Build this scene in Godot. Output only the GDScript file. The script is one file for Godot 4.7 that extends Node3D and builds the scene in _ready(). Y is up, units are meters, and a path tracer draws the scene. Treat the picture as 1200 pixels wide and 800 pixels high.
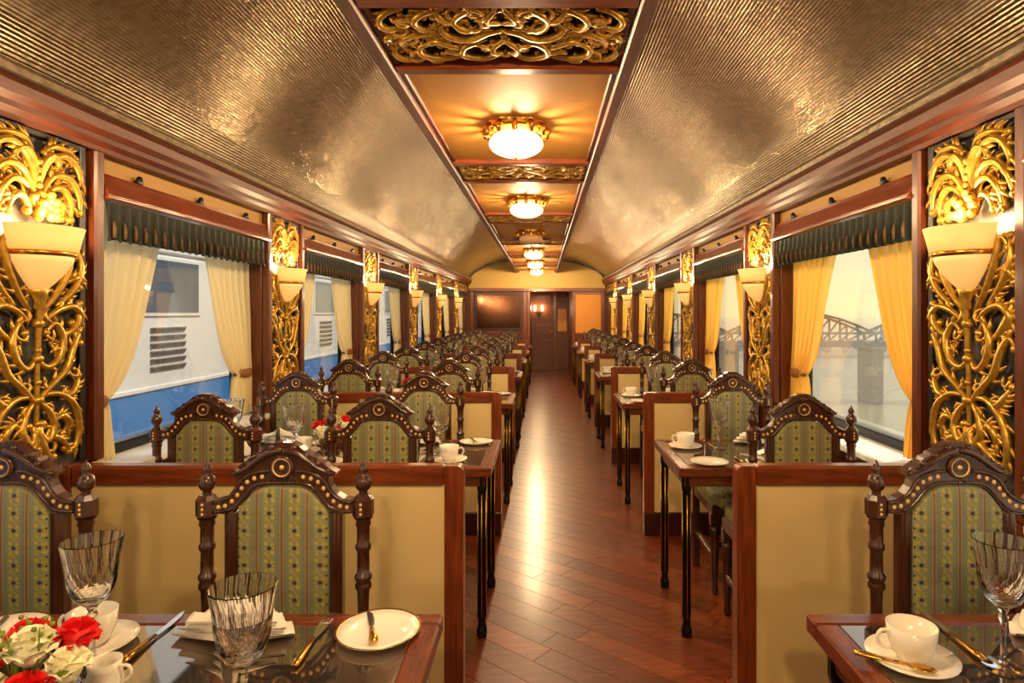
extends Node3D
# Dining car of a train: carved chairs in bays, gilt carved wall panels, vaulted metal ceiling.
# Metres, y up. Depth d along the car is at z = -d; the camera stands in the aisle at x = 0, d = 0.

const CX := -0.125          # middle of the car
const BAY := 1.9            # length of one bay
const EYE := 1.41
const FOCAL := 736.0        # pixels of the 1200 x 800 frame
const ORD := ["first", "second", "third", "fourth", "fifth", "sixth", "seventh", "eighth", "ninth"]

var M := {}
var used := {}
var rng := RandomNumberGenerator.new()

# ------------------------------------------------------------------ set-up: camera, sky, exposure
func set_up() -> void:
	var cam := Camera3D.new()
	cam.name = "camera"
	cam.projection = Camera3D.PROJECTION_FRUSTUM
	cam.near = 0.05
	cam.far = 1500.0
	cam.size = 0.05 * 800.0 / FOCAL
	cam.frustum_offset = Vector2((600.0 - 636.0) / FOCAL, (366.0 - 400.0) / FOCAL) * 0.05
	cam.position = Vector3(0, EYE, 0)
	add_child(cam)
	cam.current = true
	var sm := ProceduralSkyMaterial.new()
	sm.sky_top_color = Color(0.80, 0.86, 0.92)
	sm.sky_horizon_color = Color(1.0, 0.93, 0.70)
	sm.sky_curve = 0.25
	sm.ground_horizon_color = Color(0.98, 0.91, 0.70)
	sm.ground_bottom_color = Color(0.50, 0.47, 0.41)
	sm.ground_curve = 0.12
	sm.sky_energy_multiplier = 1.0
	sm.ground_energy_multiplier = 1.0
	var sky := Sky.new()
	sky.sky_material = sm
	var env := Environment.new()
	env.background_mode = Environment.BG_SKY
	env.sky = sky
	env.background_energy_multiplier = 1.15
	env.tonemap_mode = Environment.TONE_MAPPER_LINEAR
	env.tonemap_exposure = 1.15
	env.volumetric_fog_enabled = true
	env.volumetric_fog_density = 0.0
	env.sdfgi_enabled = true
	env.ssao_enabled = true
	env.ssil_enabled = true
	var we := WorldEnvironment.new()
	we.name = "environment"
	we.environment = env
	add_child(we)
	# hazy sun high over the river side
	var sun := DirectionalLight3D.new()
	sun.name = "sun"
	sun.light_color = Color(1.0, 0.94, 0.82)
	sun.light_energy = 1.1
	sun.light_angular_distance = 9.0
	sun.shadow_enabled = true
	sun.sky_mode = DirectionalLight3D.SKY_MODE_LIGHT_ONLY
	add_child(sun)
	sun.look_at_from_position(Vector3(9.0, 15.0, -2.5), Vector3.ZERO, Vector3.UP)

const LAMP_ENERGY := 1.5
const SCONCE_ENERGY := 0.26
const LAMP_COLOR := Color(1.0, 0.865, 0.66)

# ------------------------------------------------------------------ materials
func mat(key: String, c: Color, rough: float, metal := 0.0) -> StandardMaterial3D:
	var m := StandardMaterial3D.new()
	m.resource_name = key
	m.albedo_color = c
	m.roughness = rough
	m.metallic = metal
	M[key] = m
	return m

func noise_tex(freq: float, lo: Color, hi: Color, octaves := 4, normal := false, size := 256) -> NoiseTexture2D:
	var n := FastNoiseLite.new()
	n.seed = int(freq * 10000.0) + octaves
	n.noise_type = FastNoiseLite.TYPE_SIMPLEX_SMOOTH
	n.frequency = freq
	n.fractal_octaves = octaves
	var t := NoiseTexture2D.new()
	t.width = size
	t.height = size
	t.seamless = true
	t.noise = n
	if normal:
		t.as_normal_map = true
		t.bump_strength = 4.0
	else:
		var g := Gradient.new()
		g.set_color(0, lo)
		g.set_color(1, hi)
		t.color_ramp = g
	return t

func wood(key: String, c: Color, rough: float, axis: int, coat := 0.4) -> StandardMaterial3D:
	var m := mat(key, c, rough)
	m.albedo_texture = M["grain"]
	m.uv1_triplanar = true
	m.uv1_world_triplanar = axis < 3
	var s := Vector3(9, 9, 9)
	s[axis % 3] = 0.9
	m.uv1_scale = s
	if coat > 0.0:
		m.clearcoat_enabled = true
		m.clearcoat = coat
		m.clearcoat_roughness = 0.12
	return m

func fabric_image() -> ImageTexture:
	# one repeat of the woven stripe: olive ground, brown stripe, a yellow vine with dark blue buds
	var w := 128
	var h := 96
	var im := Image.create(w, h, false, Image.FORMAT_RGB8)
	rng.seed = 7
	for y in h:
		for x in w:
			var u := (x + 0.5) / w
			var v := (y + 0.5) / h
			var c := Color(0.56, 0.58, 0.47)
			if absf(u - 0.5) < 0.24:
				c = Color(0.60, 0.62, 0.45)
			var e := minf(u, 1.0 - u)
			if e < 0.05:
				c = Color(0.56, 0.41, 0.29)
			elif e < 0.10:
				c = Color(0.68, 0.62, 0.45)
			elif e < 0.125:
				c = Color(0.45, 0.47, 0.38)
			var vine := 0.5 + 0.13 * sin(v * TAU)
			if absf(u - vine) < 0.035:
				c = Color(0.79, 0.68, 0.26)
			for b in [[0.36, 0.22, 0.075], [0.64, 0.74, 0.075], [0.62, 0.30, 0.05], [0.38, 0.82, 0.05], [0.32, 0.5, 0.04], [0.68, 0.5, 0.04]]:
				var d := Vector2(u - b[0], (v - b[1]) * 0.7).length()
				if d < b[2]:
					c = Color(0.84, 0.73, 0.30)
			if Vector2(u - 0.5, (v - 0.5) * 0.7).length() < 0.085:
				c = Color(0.22, 0.23, 0.31)
			elif Vector2(u - 0.5, (v - 0.5) * 0.7).length() < 0.115:
				c = Color(0.70, 0.63, 0.34)
			var n := 0.94 + 0.12 * rng.randf()
			if (x + y) % 2 == 0:
				n *= 0.94
			im.set_pixel(x, y, Color(c.r * n, c.g * n, c.b * n))
	return ImageTexture.create_from_image(im)

func make_materials() -> void:
	M["grain"] = noise_tex(0.02, Color(0.62, 0.58, 0.56), Color(1, 1, 1), 5)
	wood("mahogany_x", Color(0.575, 0.265, 0.115), 0.28, 0)
	wood("mahogany_y", Color(0.575, 0.265, 0.115), 0.28, 1)
	wood("mahogany_z", Color(0.575, 0.265, 0.115), 0.28, 2)
	wood("wall_wood_y", Color(0.44, 0.205, 0.095), 0.33, 1)
	wood("wall_wood_z", Color(0.44, 0.205, 0.095), 0.33, 2)
	wood("beam_wood", Color(0.43, 0.195, 0.09), 0.5, 2, 0.0)
	wood("dark_wood", Color(0.28, 0.115, 0.07), 0.3, 4)
	wood("chair_wood", Color(0.34, 0.20, 0.145), 0.24, 4, 0.7)
	wood("table_wood_x", Color(0.50, 0.22, 0.10), 0.26, 3)
	wood("table_wood_z", Color(0.50, 0.22, 0.10), 0.26, 5)
	wood("door_wood", Color(0.50, 0.24, 0.10), 0.45, 1, 0.1)
	for i in 5:
		var c: Color = [Color(0.56, 0.255, 0.11), Color(0.53, 0.235, 0.10), Color(0.60, 0.28, 0.12), Color(0.49, 0.21, 0.09), Color(0.58, 0.26, 0.105)][i]
		var p := wood("plank_%d" % i, c, 0.38, 3, 0.45)
		p.uv1_offset = Vector3(0.17 * i, 0.31 * i, 0.23 * i)
		p.clearcoat_roughness = 0.2
	wood("sub_floor", Color(0.40, 0.17, 0.10), 0.35, 2)
	mat("tabletop", Color(0.67, 0.62, 0.58), 0.04, 0.95)
	var cream := mat("cream_panel", Color(0.91, 0.80, 0.56), 0.42)
	cream.albedo_texture = noise_tex(0.006, Color(0.93, 0.92, 0.90), Color(1, 1, 1), 3)
	cream.uv1_triplanar = true
	cream.uv1_world_triplanar = true
	cream.uv1_scale = Vector3(1, 1, 1)
	mat("lunette", Color(0.82, 0.67, 0.37), 0.6)
	mat("frieze", Color(0.68, 0.51, 0.24), 0.6)
	mat("ceiling_cream", Color(0.70, 0.49, 0.22), 0.7).metallic_specular = 0.3
	var gold := mat("gold", Color(0.90, 0.725, 0.31), 0.32, 0.7)
	gold.albedo_texture = noise_tex(0.03, Color(0.72, 0.66, 0.56), Color(1, 1, 1), 4)
	gold.uv1_triplanar = true
	gold.uv1_scale = Vector3(5, 5, 5)
	mat("brass", Color(0.88, 0.68, 0.32), 0.22, 1.0)
	var vault := mat("vault_metal", Color(0.74, 0.68, 0.59), 0.24, 0.9)
	vault.albedo_texture = noise_tex(0.05, Color(0.70, 0.66, 0.60), Color(1, 1, 1), 4)
	vault.uv1_triplanar = true
	vault.uv1_world_triplanar = true
	vault.uv1_scale = Vector3(1.6, 1.6, 1.6)
	vault.normal_enabled = true
	vault.normal_texture = noise_tex(0.09, Color.BLACK, Color.WHITE, 2, true)
	vault.normal_scale = 0.10
	mat("mirror", Color(0.25, 0.24, 0.24), 0.5, 0.0)
	mat("dim_mirror", Color(0.36, 0.24, 0.18), 0.14, 1.0)
	mat("panel_recess", Color(0.10, 0.065, 0.05), 0.35)
	var alab := mat("alabaster", Color(0.95, 0.86, 0.66), 0.35)
	alab.backlight_enabled = true
	alab.backlight = Color(0.55, 0.45, 0.30)
	alab.emission_enabled = true
	alab.emission = Color(1.0, 0.74, 0.38)
	alab.emission_energy_multiplier = 0.45
	var glow := mat("lamp_glass_lit", Color(1.0, 0.97, 0.90), 0.2)
	glow.emission_enabled = true
	glow.emission = Color(1.0, 0.86, 0.62)
	glow.emission_energy_multiplier = 2.6
	mat("lamp_glass_unlit", Color(0.84, 0.66, 0.50), 0.15)
	var fab := mat("fabric", Color(0.88, 0.88, 0.86), 0.62)
	fab.albedo_texture = fabric_image()
	fab.uv1_triplanar = true
	fab.uv1_scale = Vector3(1.0 / 0.064, 1.0 / 0.044, 1.0 / 0.044)
	fab.rim_enabled = true
	fab.rim = 0.35
	fab.rim_tint = 0.6
	var seat := mat("seat_fabric", Color(0.95, 1.0, 0.95), 0.6)
	seat.albedo_texture = M["fabric"].albedo_texture
	seat.uv1_triplanar = true
	seat.uv1_scale = Vector3(1.0 / 0.064, 1.0 / 0.064, 1.0 / 0.05)
	mat("ivory", Color(0.90, 0.74, 0.46), 0.35)
	var cl := mat("curtain_cream", Color(0.96, 0.90, 0.70, 0.90), 0.85)
	cl.transparency = BaseMaterial3D.TRANSPARENCY_ALPHA
	cl.backlight_enabled = true
	cl.backlight = Color(1.0, 0.93, 0.74)
	var cg := mat("curtain_backlit_gold", Color(0.95, 0.78, 0.36, 0.94), 0.8)  # golden glow of the window behind is put into this cloth colour
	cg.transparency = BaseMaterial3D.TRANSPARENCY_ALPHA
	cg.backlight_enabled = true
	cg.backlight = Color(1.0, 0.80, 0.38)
	mat("tie_band", Color(0.50, 0.30, 0.11), 0.7)
	var val := mat("valance_cloth", Color(0.075, 0.105, 0.06), 0.75)
	val.rim_enabled = true
	val.rim = 0.3
	mat("valance_trim", Color(0.36, 0.25, 0.13), 0.7)
	mat("black_metal", Color(0.04, 0.038, 0.036), 0.35, 0.3)
	mat("alloy_dark", Color(0.06, 0.06, 0.065), 0.3, 0.6)
	var pane := mat("pane", Color(1, 1, 1, 0.03), 0.0)
	pane.transparency = BaseMaterial3D.TRANSPARENCY_ALPHA
	var cry := mat("crystal", Color(1, 1, 1, 0.0), 0.0)
	cry.transparency = BaseMaterial3D.TRANSPARENCY_ALPHA
	cry.refraction_enabled = true
	cry.refraction_scale = 0.053
	mat("china", Color(0.93, 0.90, 0.84), 0.16)
	var nap := mat("linen", Color(0.92, 0.89, 0.84), 0.85)
	nap.rim_enabled = true
	nap.rim = 0.2
	mat("petal_red", Color(0.86, 0.05, 0.035), 0.6)
	mat("petal_white", Color(0.95, 0.93, 0.80), 0.6)
	mat("leaf", Color(0.46, 0.53, 0.10), 0.55)
	mat("silver", Color(0.86, 0.85, 0.83), 0.16, 1.0)
	mat("amber_silk", Color(0.90, 0.58, 0.16), 0.4)
	mat("blue_paint", Color(0.0, 0.49, 0.84), 0.5)
	mat("white_paint", Color(0.93, 0.94, 0.95), 0.35)
	mat("train_glass", Color(0.30, 0.44, 0.58), 0.1, 0.4)
	mat("louver_grey", Color(0.50, 0.51, 0.53), 0.4)
	mat("bogie", Color(0.12, 0.11, 0.10), 0.7)
	mat("bridge_steel", Color(0.42, 0.42, 0.41), 0.7)  # some haze is put into the colour: lighter than the real steel
	mat("pier_stone", Color(0.55, 0.50, 0.43), 0.85)  # stone also coloured paler than real, for the haze
	mat("far_leaf", Color(0.17, 0.27, 0.09), 0.9)
	mat("bank", Color(0.50, 0.44, 0.31), 0.9)
	mat("gravel", Color(0.42, 0.39, 0.34), 0.95)
	var wat := mat("river_water", Color(0.58, 0.56, 0.44), 0.2)
	wat.normal_enabled = true
	wat.normal_texture = noise_tex(0.03, Color.BLACK, Color.WHITE, 3, true)
	wat.normal_scale = 0.35
	wat.uv1_triplanar = true
	wat.uv1_world_triplanar = true
	wat.uv1_scale = Vector3(0.12, 0.12, 0.12)
	mat("roof_shell", Color(0.5, 0.45, 0.38), 0.7)

# ------------------------------------------------------------------ mesh helpers
func begin() -> SurfaceTool:
	var st := SurfaceTool.new()
	st.begin(Mesh.PRIMITIVE_TRIANGLES)
	st.set_smooth_group(-1)
	return st

func tri(st: SurfaceTool, a: Vector3, b: Vector3, c: Vector3) -> void:   # counter-clockwise seen from outside
	st.add_vertex(a)
	st.add_vertex(c)
	st.add_vertex(b)

func quad(st: SurfaceTool, a: Vector3, b: Vector3, c: Vector3, d: Vector3) -> void:
	tri(st, a, b, c)
	tri(st, a, c, d)

func tri_out(st: SurfaceTool, a: Vector3, b: Vector3, c: Vector3, o: Vector3) -> void:
	if (b - a).cross(c - a).dot((a + b + c) / 3.0 - o) < 0.0:
		tri(st, a, c, b)
	else:
		tri(st, a, b, c)

func quad_out(st: SurfaceTool, a: Vector3, b: Vector3, c: Vector3, d: Vector3, o: Vector3) -> void:
	tri_out(st, a, b, c, o)
	tri_out(st, a, c, d, o)

func box(st: SurfaceTool, lo: Vector3, hi: Vector3, bev := 0.004) -> void:
	var c := (lo + hi) / 2.0
	var h := (hi - lo).abs() / 2.0
	st.set_smooth_group(-1)
	if bev <= 0.0:
		for ax in 3:
			var i := (ax + 1) % 3
			var j := (ax + 2) % 3
			for s in [-1.0, 1.0]:
				var q := []
				for k in [[-1, -1], [1, -1], [1, 1], [-1, 1]]:
					var v := Vector3.ZERO
					v[ax] = s * h[ax]
					v[i] = k[0] * h[i]
					v[j] = k[1] * h[j]
					q.append(c + v)
				quad_out(st, q[0], q[1], q[2], q[3], c)
		return
	var b := minf(bev, minf(h.x, minf(h.y, h.z)) * 0.6)
	var pt := func(ax: int, s: Vector3) -> Vector3:
		var v := Vector3(s.x * (h.x - b), s.y * (h.y - b), s.z * (h.z - b))
		v[ax] = s[ax] * h[ax]
		return c + v
	for ax in 3:
		var i := (ax + 1) % 3
		var j := (ax + 2) % 3
		for s in [-1.0, 1.0]:
			var q := []
			for k in [[-1, -1], [1, -1], [1, 1], [-1, 1]]:
				var sg := Vector3.ZERO
				sg[ax] = s
				sg[i] = k[0]
				sg[j] = k[1]
				q.append(pt.call(ax, sg))
			quad_out(st, q[0], q[1], q[2], q[3], c)
		for si in [-1.0, 1.0]:
			for sj in [-1.0, 1.0]:
				var a := Vector3.ZERO
				a[i] = si
				a[j] = sj
				a[ax] = -1
				var a2 := a
				a2[ax] = 1
				quad_out(st, pt.call(i, a), pt.call(i, a2), pt.call(j, a2), pt.call(j, a), c)
	for sx in [-1, 1]:
		for sy in [-1, 1]:
			for sz in [-1, 1]:
				var s := Vector3(sx, sy, sz)
				tri_out(st, pt.call(0, s), pt.call(1, s), pt.call(2, s), c)

func lathe(st: SurfaceTool, prof: Array, segs := 24, o := Vector3.ZERO, smooth := true, arc := TAU, start := 0.0) -> void:
	st.set_smooth_group(0 if smooth else -1)
	for i in prof.size() - 1:
		var p: Vector2 = prof[i]
		var q: Vector2 = prof[i + 1]
		for k in segs:
			var a := start + arc * k / segs
			var b := start + arc * (k + 1) / segs
			var da := Vector3(cos(a), 0, -sin(a))
			var db := Vector3(cos(b), 0, -sin(b))
			var v0 := o + da * p.x + Vector3.UP * p.y
			var v1 := o + db * p.x + Vector3.UP * p.y
			var v2 := o + db * q.x + Vector3.UP * q.y
			var v3 := o + da * q.x + Vector3.UP * q.y
			if p.x > 1e-5:
				tri(st, v0, v1, v2)
			if q.x > 1e-5:
				tri(st, v0, v2, v3)
	st.set_smooth_group(-1)

func extrude(st: SurfaceTool, poly: PackedVector2Array, z0: float, z1: float, xf := Transform3D()) -> void:
	var p := poly
	if Geometry2D.is_polygon_clockwise(p):
		p = p.duplicate()
		p.reverse()
	st.set_smooth_group(-1)
	var idx := Geometry2D.triangulate_polygon(p)
	for i in range(0, idx.size(), 3):
		var a := p[idx[i]]
		var b := p[idx[i + 1]]
		var c := p[idx[i + 2]]
		if (b - a).cross(c - a) < 0.0:
			var t := b
			b = c
			c = t
		tri(st, xf * Vector3(a.x, a.y, z1), xf * Vector3(b.x, b.y, z1), xf * Vector3(c.x, c.y, z1))
		tri(st, xf * Vector3(a.x, a.y, z0), xf * Vector3(c.x, c.y, z0), xf * Vector3(b.x, b.y, z0))
	for i in p.size():
		var a := p[i]
		var b := p[(i + 1) % p.size()]
		quad(st, xf * Vector3(a.x, a.y, z0), xf * Vector3(b.x, b.y, z0), xf * Vector3(b.x, b.y, z1), xf * Vector3(a.x, a.y, z1))

func pillow(st: SurfaceTool, poly: PackedVector2Array, z0: float, z1: float, rise: float, inset: float) -> void:
	# a padded panel: polygon with its face raised and its rim drawn in
	var p := poly
	if Geometry2D.is_polygon_clockwise(p):
		p = p.duplicate()
		p.reverse()
	var mid := Vector2.ZERO
	for a in p:
		mid += a / p.size()
	st.set_smooth_group(0)
	var rings := [[1.0, 0.0], [0.97, rise * 0.55], [0.88, rise * 0.85], [0.5, rise], [0.0, rise * 1.05]]
	for side in [1.0, -1.0]:
		var base: float = z1 if side > 0 else z0
		for r in rings.size() - 1:
			for i in p.size():
				var a := p[i] - mid
				var b := p[(i + 1) % p.size()] - mid
				var q := []
				for e in [[a, rings[r]], [b, rings[r]], [b, rings[r + 1]], [a, rings[r + 1]]]:
					var w: Vector2 = mid + e[0] * e[1][0]
					q.append(Vector3(w.x, w.y, base + side * e[1][1]))
				if side > 0:
					tri(st, q[0], q[1], q[2])
					if rings[r + 1][0] > 0.0:
						tri(st, q[0], q[2], q[3])
				else:
					tri(st, q[0], q[2], q[1])
					if rings[r + 1][0] > 0.0:
						tri(st, q[0], q[3], q[2])
	for i in p.size():
		var a := p[i]
		var b := p[(i + 1) % p.size()]
		quad(st, Vector3(a.x, a.y, z0), Vector3(b.x, b.y, z0), Vector3(b.x, b.y, z1), Vector3(a.x, a.y, z1))
	st.set_smooth_group(-1)

func ball(st: SurfaceTool, c: Vector3, r: Vector3, segs := 8, rows := 5) -> void:
	st.set_smooth_group(0)
	for i in rows:
		var t0 := -PI / 2 + PI * i / rows
		var t1 := -PI / 2 + PI * (i + 1) / rows
		for k in segs:
			var a := TAU * k / segs
			var b := TAU * (k + 1) / segs
			var f := func(t: float, g: float) -> Vector3:
				return c + Vector3(cos(t) * cos(g) * r.x, sin(t) * r.y, -cos(t) * sin(g) * r.z)
			if i > 0:
				tri(st, f.call(t0, a), f.call(t0, b), f.call(t1, b))
			if i < rows - 1:
				tri(st, f.call(t0, a), f.call(t1, b), f.call(t1, a))
	st.set_smooth_group(-1)

func tube(st: SurfaceTool, pts: Array, radii: Array, segs := 8, squash := Vector3(0, 0, 0), flat := 1.0) -> void:
	# tapered sweep along pts; if squash is given, the section is flattened by `flat` along that direction
	st.set_smooth_group(0)
	var rings := []
	var up := Vector3(0, 0, 1) if squash == Vector3.ZERO else squash
	for i in pts.size():
		var t: Vector3 = (pts[mini(i + 1, pts.size() - 1)] - pts[maxi(i - 1, 0)]).normalized()
		var side := t.cross(up)
		if side.length() < 0.05:
			side = t.cross(Vector3(1, 0.1, 0.3))
		side = side.normalized()
		var n := side.cross(t).normalized()
		var ring := []
		for k in segs:
			var a := TAU * k / segs
			ring.append(pts[i] + side * cos(a) * radii[i] + n * sin(a) * radii[i] * flat)
		rings.append(ring)
	for i in rings.size() - 1:
		for k in segs:
			var k2 := (k + 1) % segs
			var o: Vector3 = (pts[i] + pts[i + 1]) / 2.0
			quad_out(st, rings[i][k], rings[i][k2], rings[i + 1][k2], rings[i + 1][k], o)
	for e in [0, rings.size() - 1]:
		var inner: Vector3 = pts[1] if e == 0 else pts[pts.size() - 2]
		for k in segs:
			tri_out(st, pts[e], rings[e][k], rings[e][(k + 1) % segs], inner)
	st.set_smooth_group(-1)

func spline(p: Array, n: int) -> Array:
	var out := []
	for i in n + 1:
		var t := float(i) / n * (p.size() - 1)
		var k := mini(int(t), p.size() - 2)
		var f := t - k
		var p0 = p[maxi(k - 1, 0)]
		var p3 = p[mini(k + 2, p.size() - 1)]
		var p1 = p[k]
		var p2 = p[k + 1]
		out.append(0.5 * ((2.0 * p1) + (p2 - p0) * f + (2.0 * p0 - 5.0 * p1 + 4.0 * p2 - p3) * f * f + (3.0 * p1 - p0 - 3.0 * p2 + p3) * f * f * f))
	return out

func scroll(st: SurfaceTool, pts: Array, w: float, depth: float, sprouts := 3, curl := true) -> void:
	# one carved acanthus scroll in the xy plane, rounded towards +z
	var c := spline(pts, 4 * (pts.size() - 1))
	var n := c.size()
	var p3 := []
	var rr := []
	for i in n:
		var t := float(i) / (n - 1)
		p3.append(Vector3(c[i].x, c[i].y, depth * (0.45 + 0.35 * sin(t * PI))))
		rr.append(w * (0.45 + 0.65 * sin(PI * clampf(t * 0.85 + 0.12, 0, 1))))
	tube(st, p3, rr, 6, Vector3(0, 0, 1), 1.15)
	if curl:
		ball(st, p3[n - 1], Vector3(w * 1.35, w * 1.35, w * 1.3), 7, 5)
	for s in sprouts:
		var i := int((0.2 + 0.7 * (s + 0.5) / sprouts) * (n - 1))
		var t2: Vector2 = (c[mini(i + 1, n - 1)] - c[maxi(i - 1, 0)]).normalized()
		var bend: Vector2 = c[mini(i + 2, n - 1)] + c[maxi(i - 2, 0)] - 2.0 * c[i]
		var nn := Vector2(-t2.y, t2.x)
		if nn.dot(bend) > 0.0:
			nn = -nn
		var l := w * 3.4
		var q := []
		for k in 5:
			var f := k / 4.0
			var a: Vector2 = c[i] + (nn * f * 0.75 + t2 * f * f * 0.8) * l
			q.append(Vector3(a.x, a.y, depth * (0.6 + 0.4 * f * (1.2 - f))))
		tube(st, q, [w * 0.7, w * 0.85, w * 0.75, w * 0.5, w * 0.16], 5, Vector3(0, 0, 1), 0.8)

func mirrored(st: SurfaceTool, pts: Array, w: float, depth: float, sprouts := 3, curl := true) -> void:
	scroll(st, pts, w, depth, sprouts, curl)
	var q := []
	for p in pts:
		q.append(Vector2(-p.x, p.y))
	scroll(st, q, w, depth, sprouts, curl)

func bar(st: SurfaceTool, a: Vector3, b: Vector3, w: float, d: float, up := Vector3.UP) -> void:
	var t := (b - a).normalized()
	var s := t.cross(up)
	if s.length() < 0.01:
		s = t.cross(Vector3.RIGHT)
	s = s.normalized() * w / 2.0
	var n := s.cross(t).normalized() * d / 2.0
	var o := (a + b) / 2.0
	var k := [s + n, s - n, -s - n, -s + n]
	for i in 4:
		quad_out(st, a + k[i], a + k[(i + 1) % 4], b + k[(i + 1) % 4], b + k[i], o)
	quad_out(st, a + k[0], a + k[1], a + k[2], a + k[3], o)
	quad_out(st, b + k[0], b + k[1], b + k[2], b + k[3], o)

# ------------------------------------------------------------------ node helpers
func numbered(called: String) -> String:
	var n: int = used.get(called, 0)
	used[called] = n + 1
	return called if n == 0 else "%s_%03d" % [called, n]

func put(called: String, st: SurfaceTool, m: Material, parent: Node3D, at := Vector3.ZERO) -> MeshInstance3D:
	st.generate_normals()
	var o := MeshInstance3D.new()
	o.name = called if parent != self else numbered(called)
	o.mesh = st.commit()
	o.material_override = m
	o.position = at
	parent.add_child(o, true)
	return o

func thing(called: String, label: String, category: String, at := Vector3.ZERO, turn := 0.0, group := "") -> Node3D:
	var o := Node3D.new()
	o.name = numbered(called)
	add_child(o)
	o.position = at
	o.rotation.y = turn
	tag(o, label, category, group)
	return o

func tag(o: Node3D, label: String, category: String, group := "") -> void:
	o.set_meta("label", label)
	o.set_meta("category", category)
	if group != "":
		o.set_meta("group", group)

func setting(called: String) -> Node3D:
	var o := Node3D.new()
	o.name = numbered(called)
	o.set_meta("kind", "structure")
	add_child(o)
	return o

var protos := {}
func place(key: String, label: String, at: Vector3, turn := 0.0, group := "") -> Node3D:
	# the first call places the built thing itself, later calls its copies
	var src: Node3D = protos[key]
	var o: Node3D = src
	if src.has_meta("placed"):
		o = src.duplicate()
		o.name = numbered(String(src.get_meta("kind_name")))
		add_child(o)
	src.set_meta("placed", true)
	o.position = at
	o.rotation.y = turn
	o.set_meta("label", label)
	if group != "":
		o.set_meta("group", group)
	return o

func proto(key: String, called: String, category: String, group := "") -> Node3D:
	var o := thing(called, "", category, Vector3.ZERO, 0.0, group)
	o.set_meta("kind_name", called)
	protos[key] = o
	return o

func P(x: float, y: float, d: float) -> Vector3:
	return Vector3(x, y, -d)

func half(side: float, w: float) -> float:      # x at w metres from the middle of the car; side -1 blue train, +1 river
	return CX + side * w

func side_word(side: float) -> String:
	return "train-side" if side < 0 else "river-side"

# ------------------------------------------------------------------ shell
func vault_y(dx: float) -> float:
	return 2.09 + 0.48 * sqrt(maxf(0.0, 1.0 - pow(dx / 1.46, 2.0)))

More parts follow.
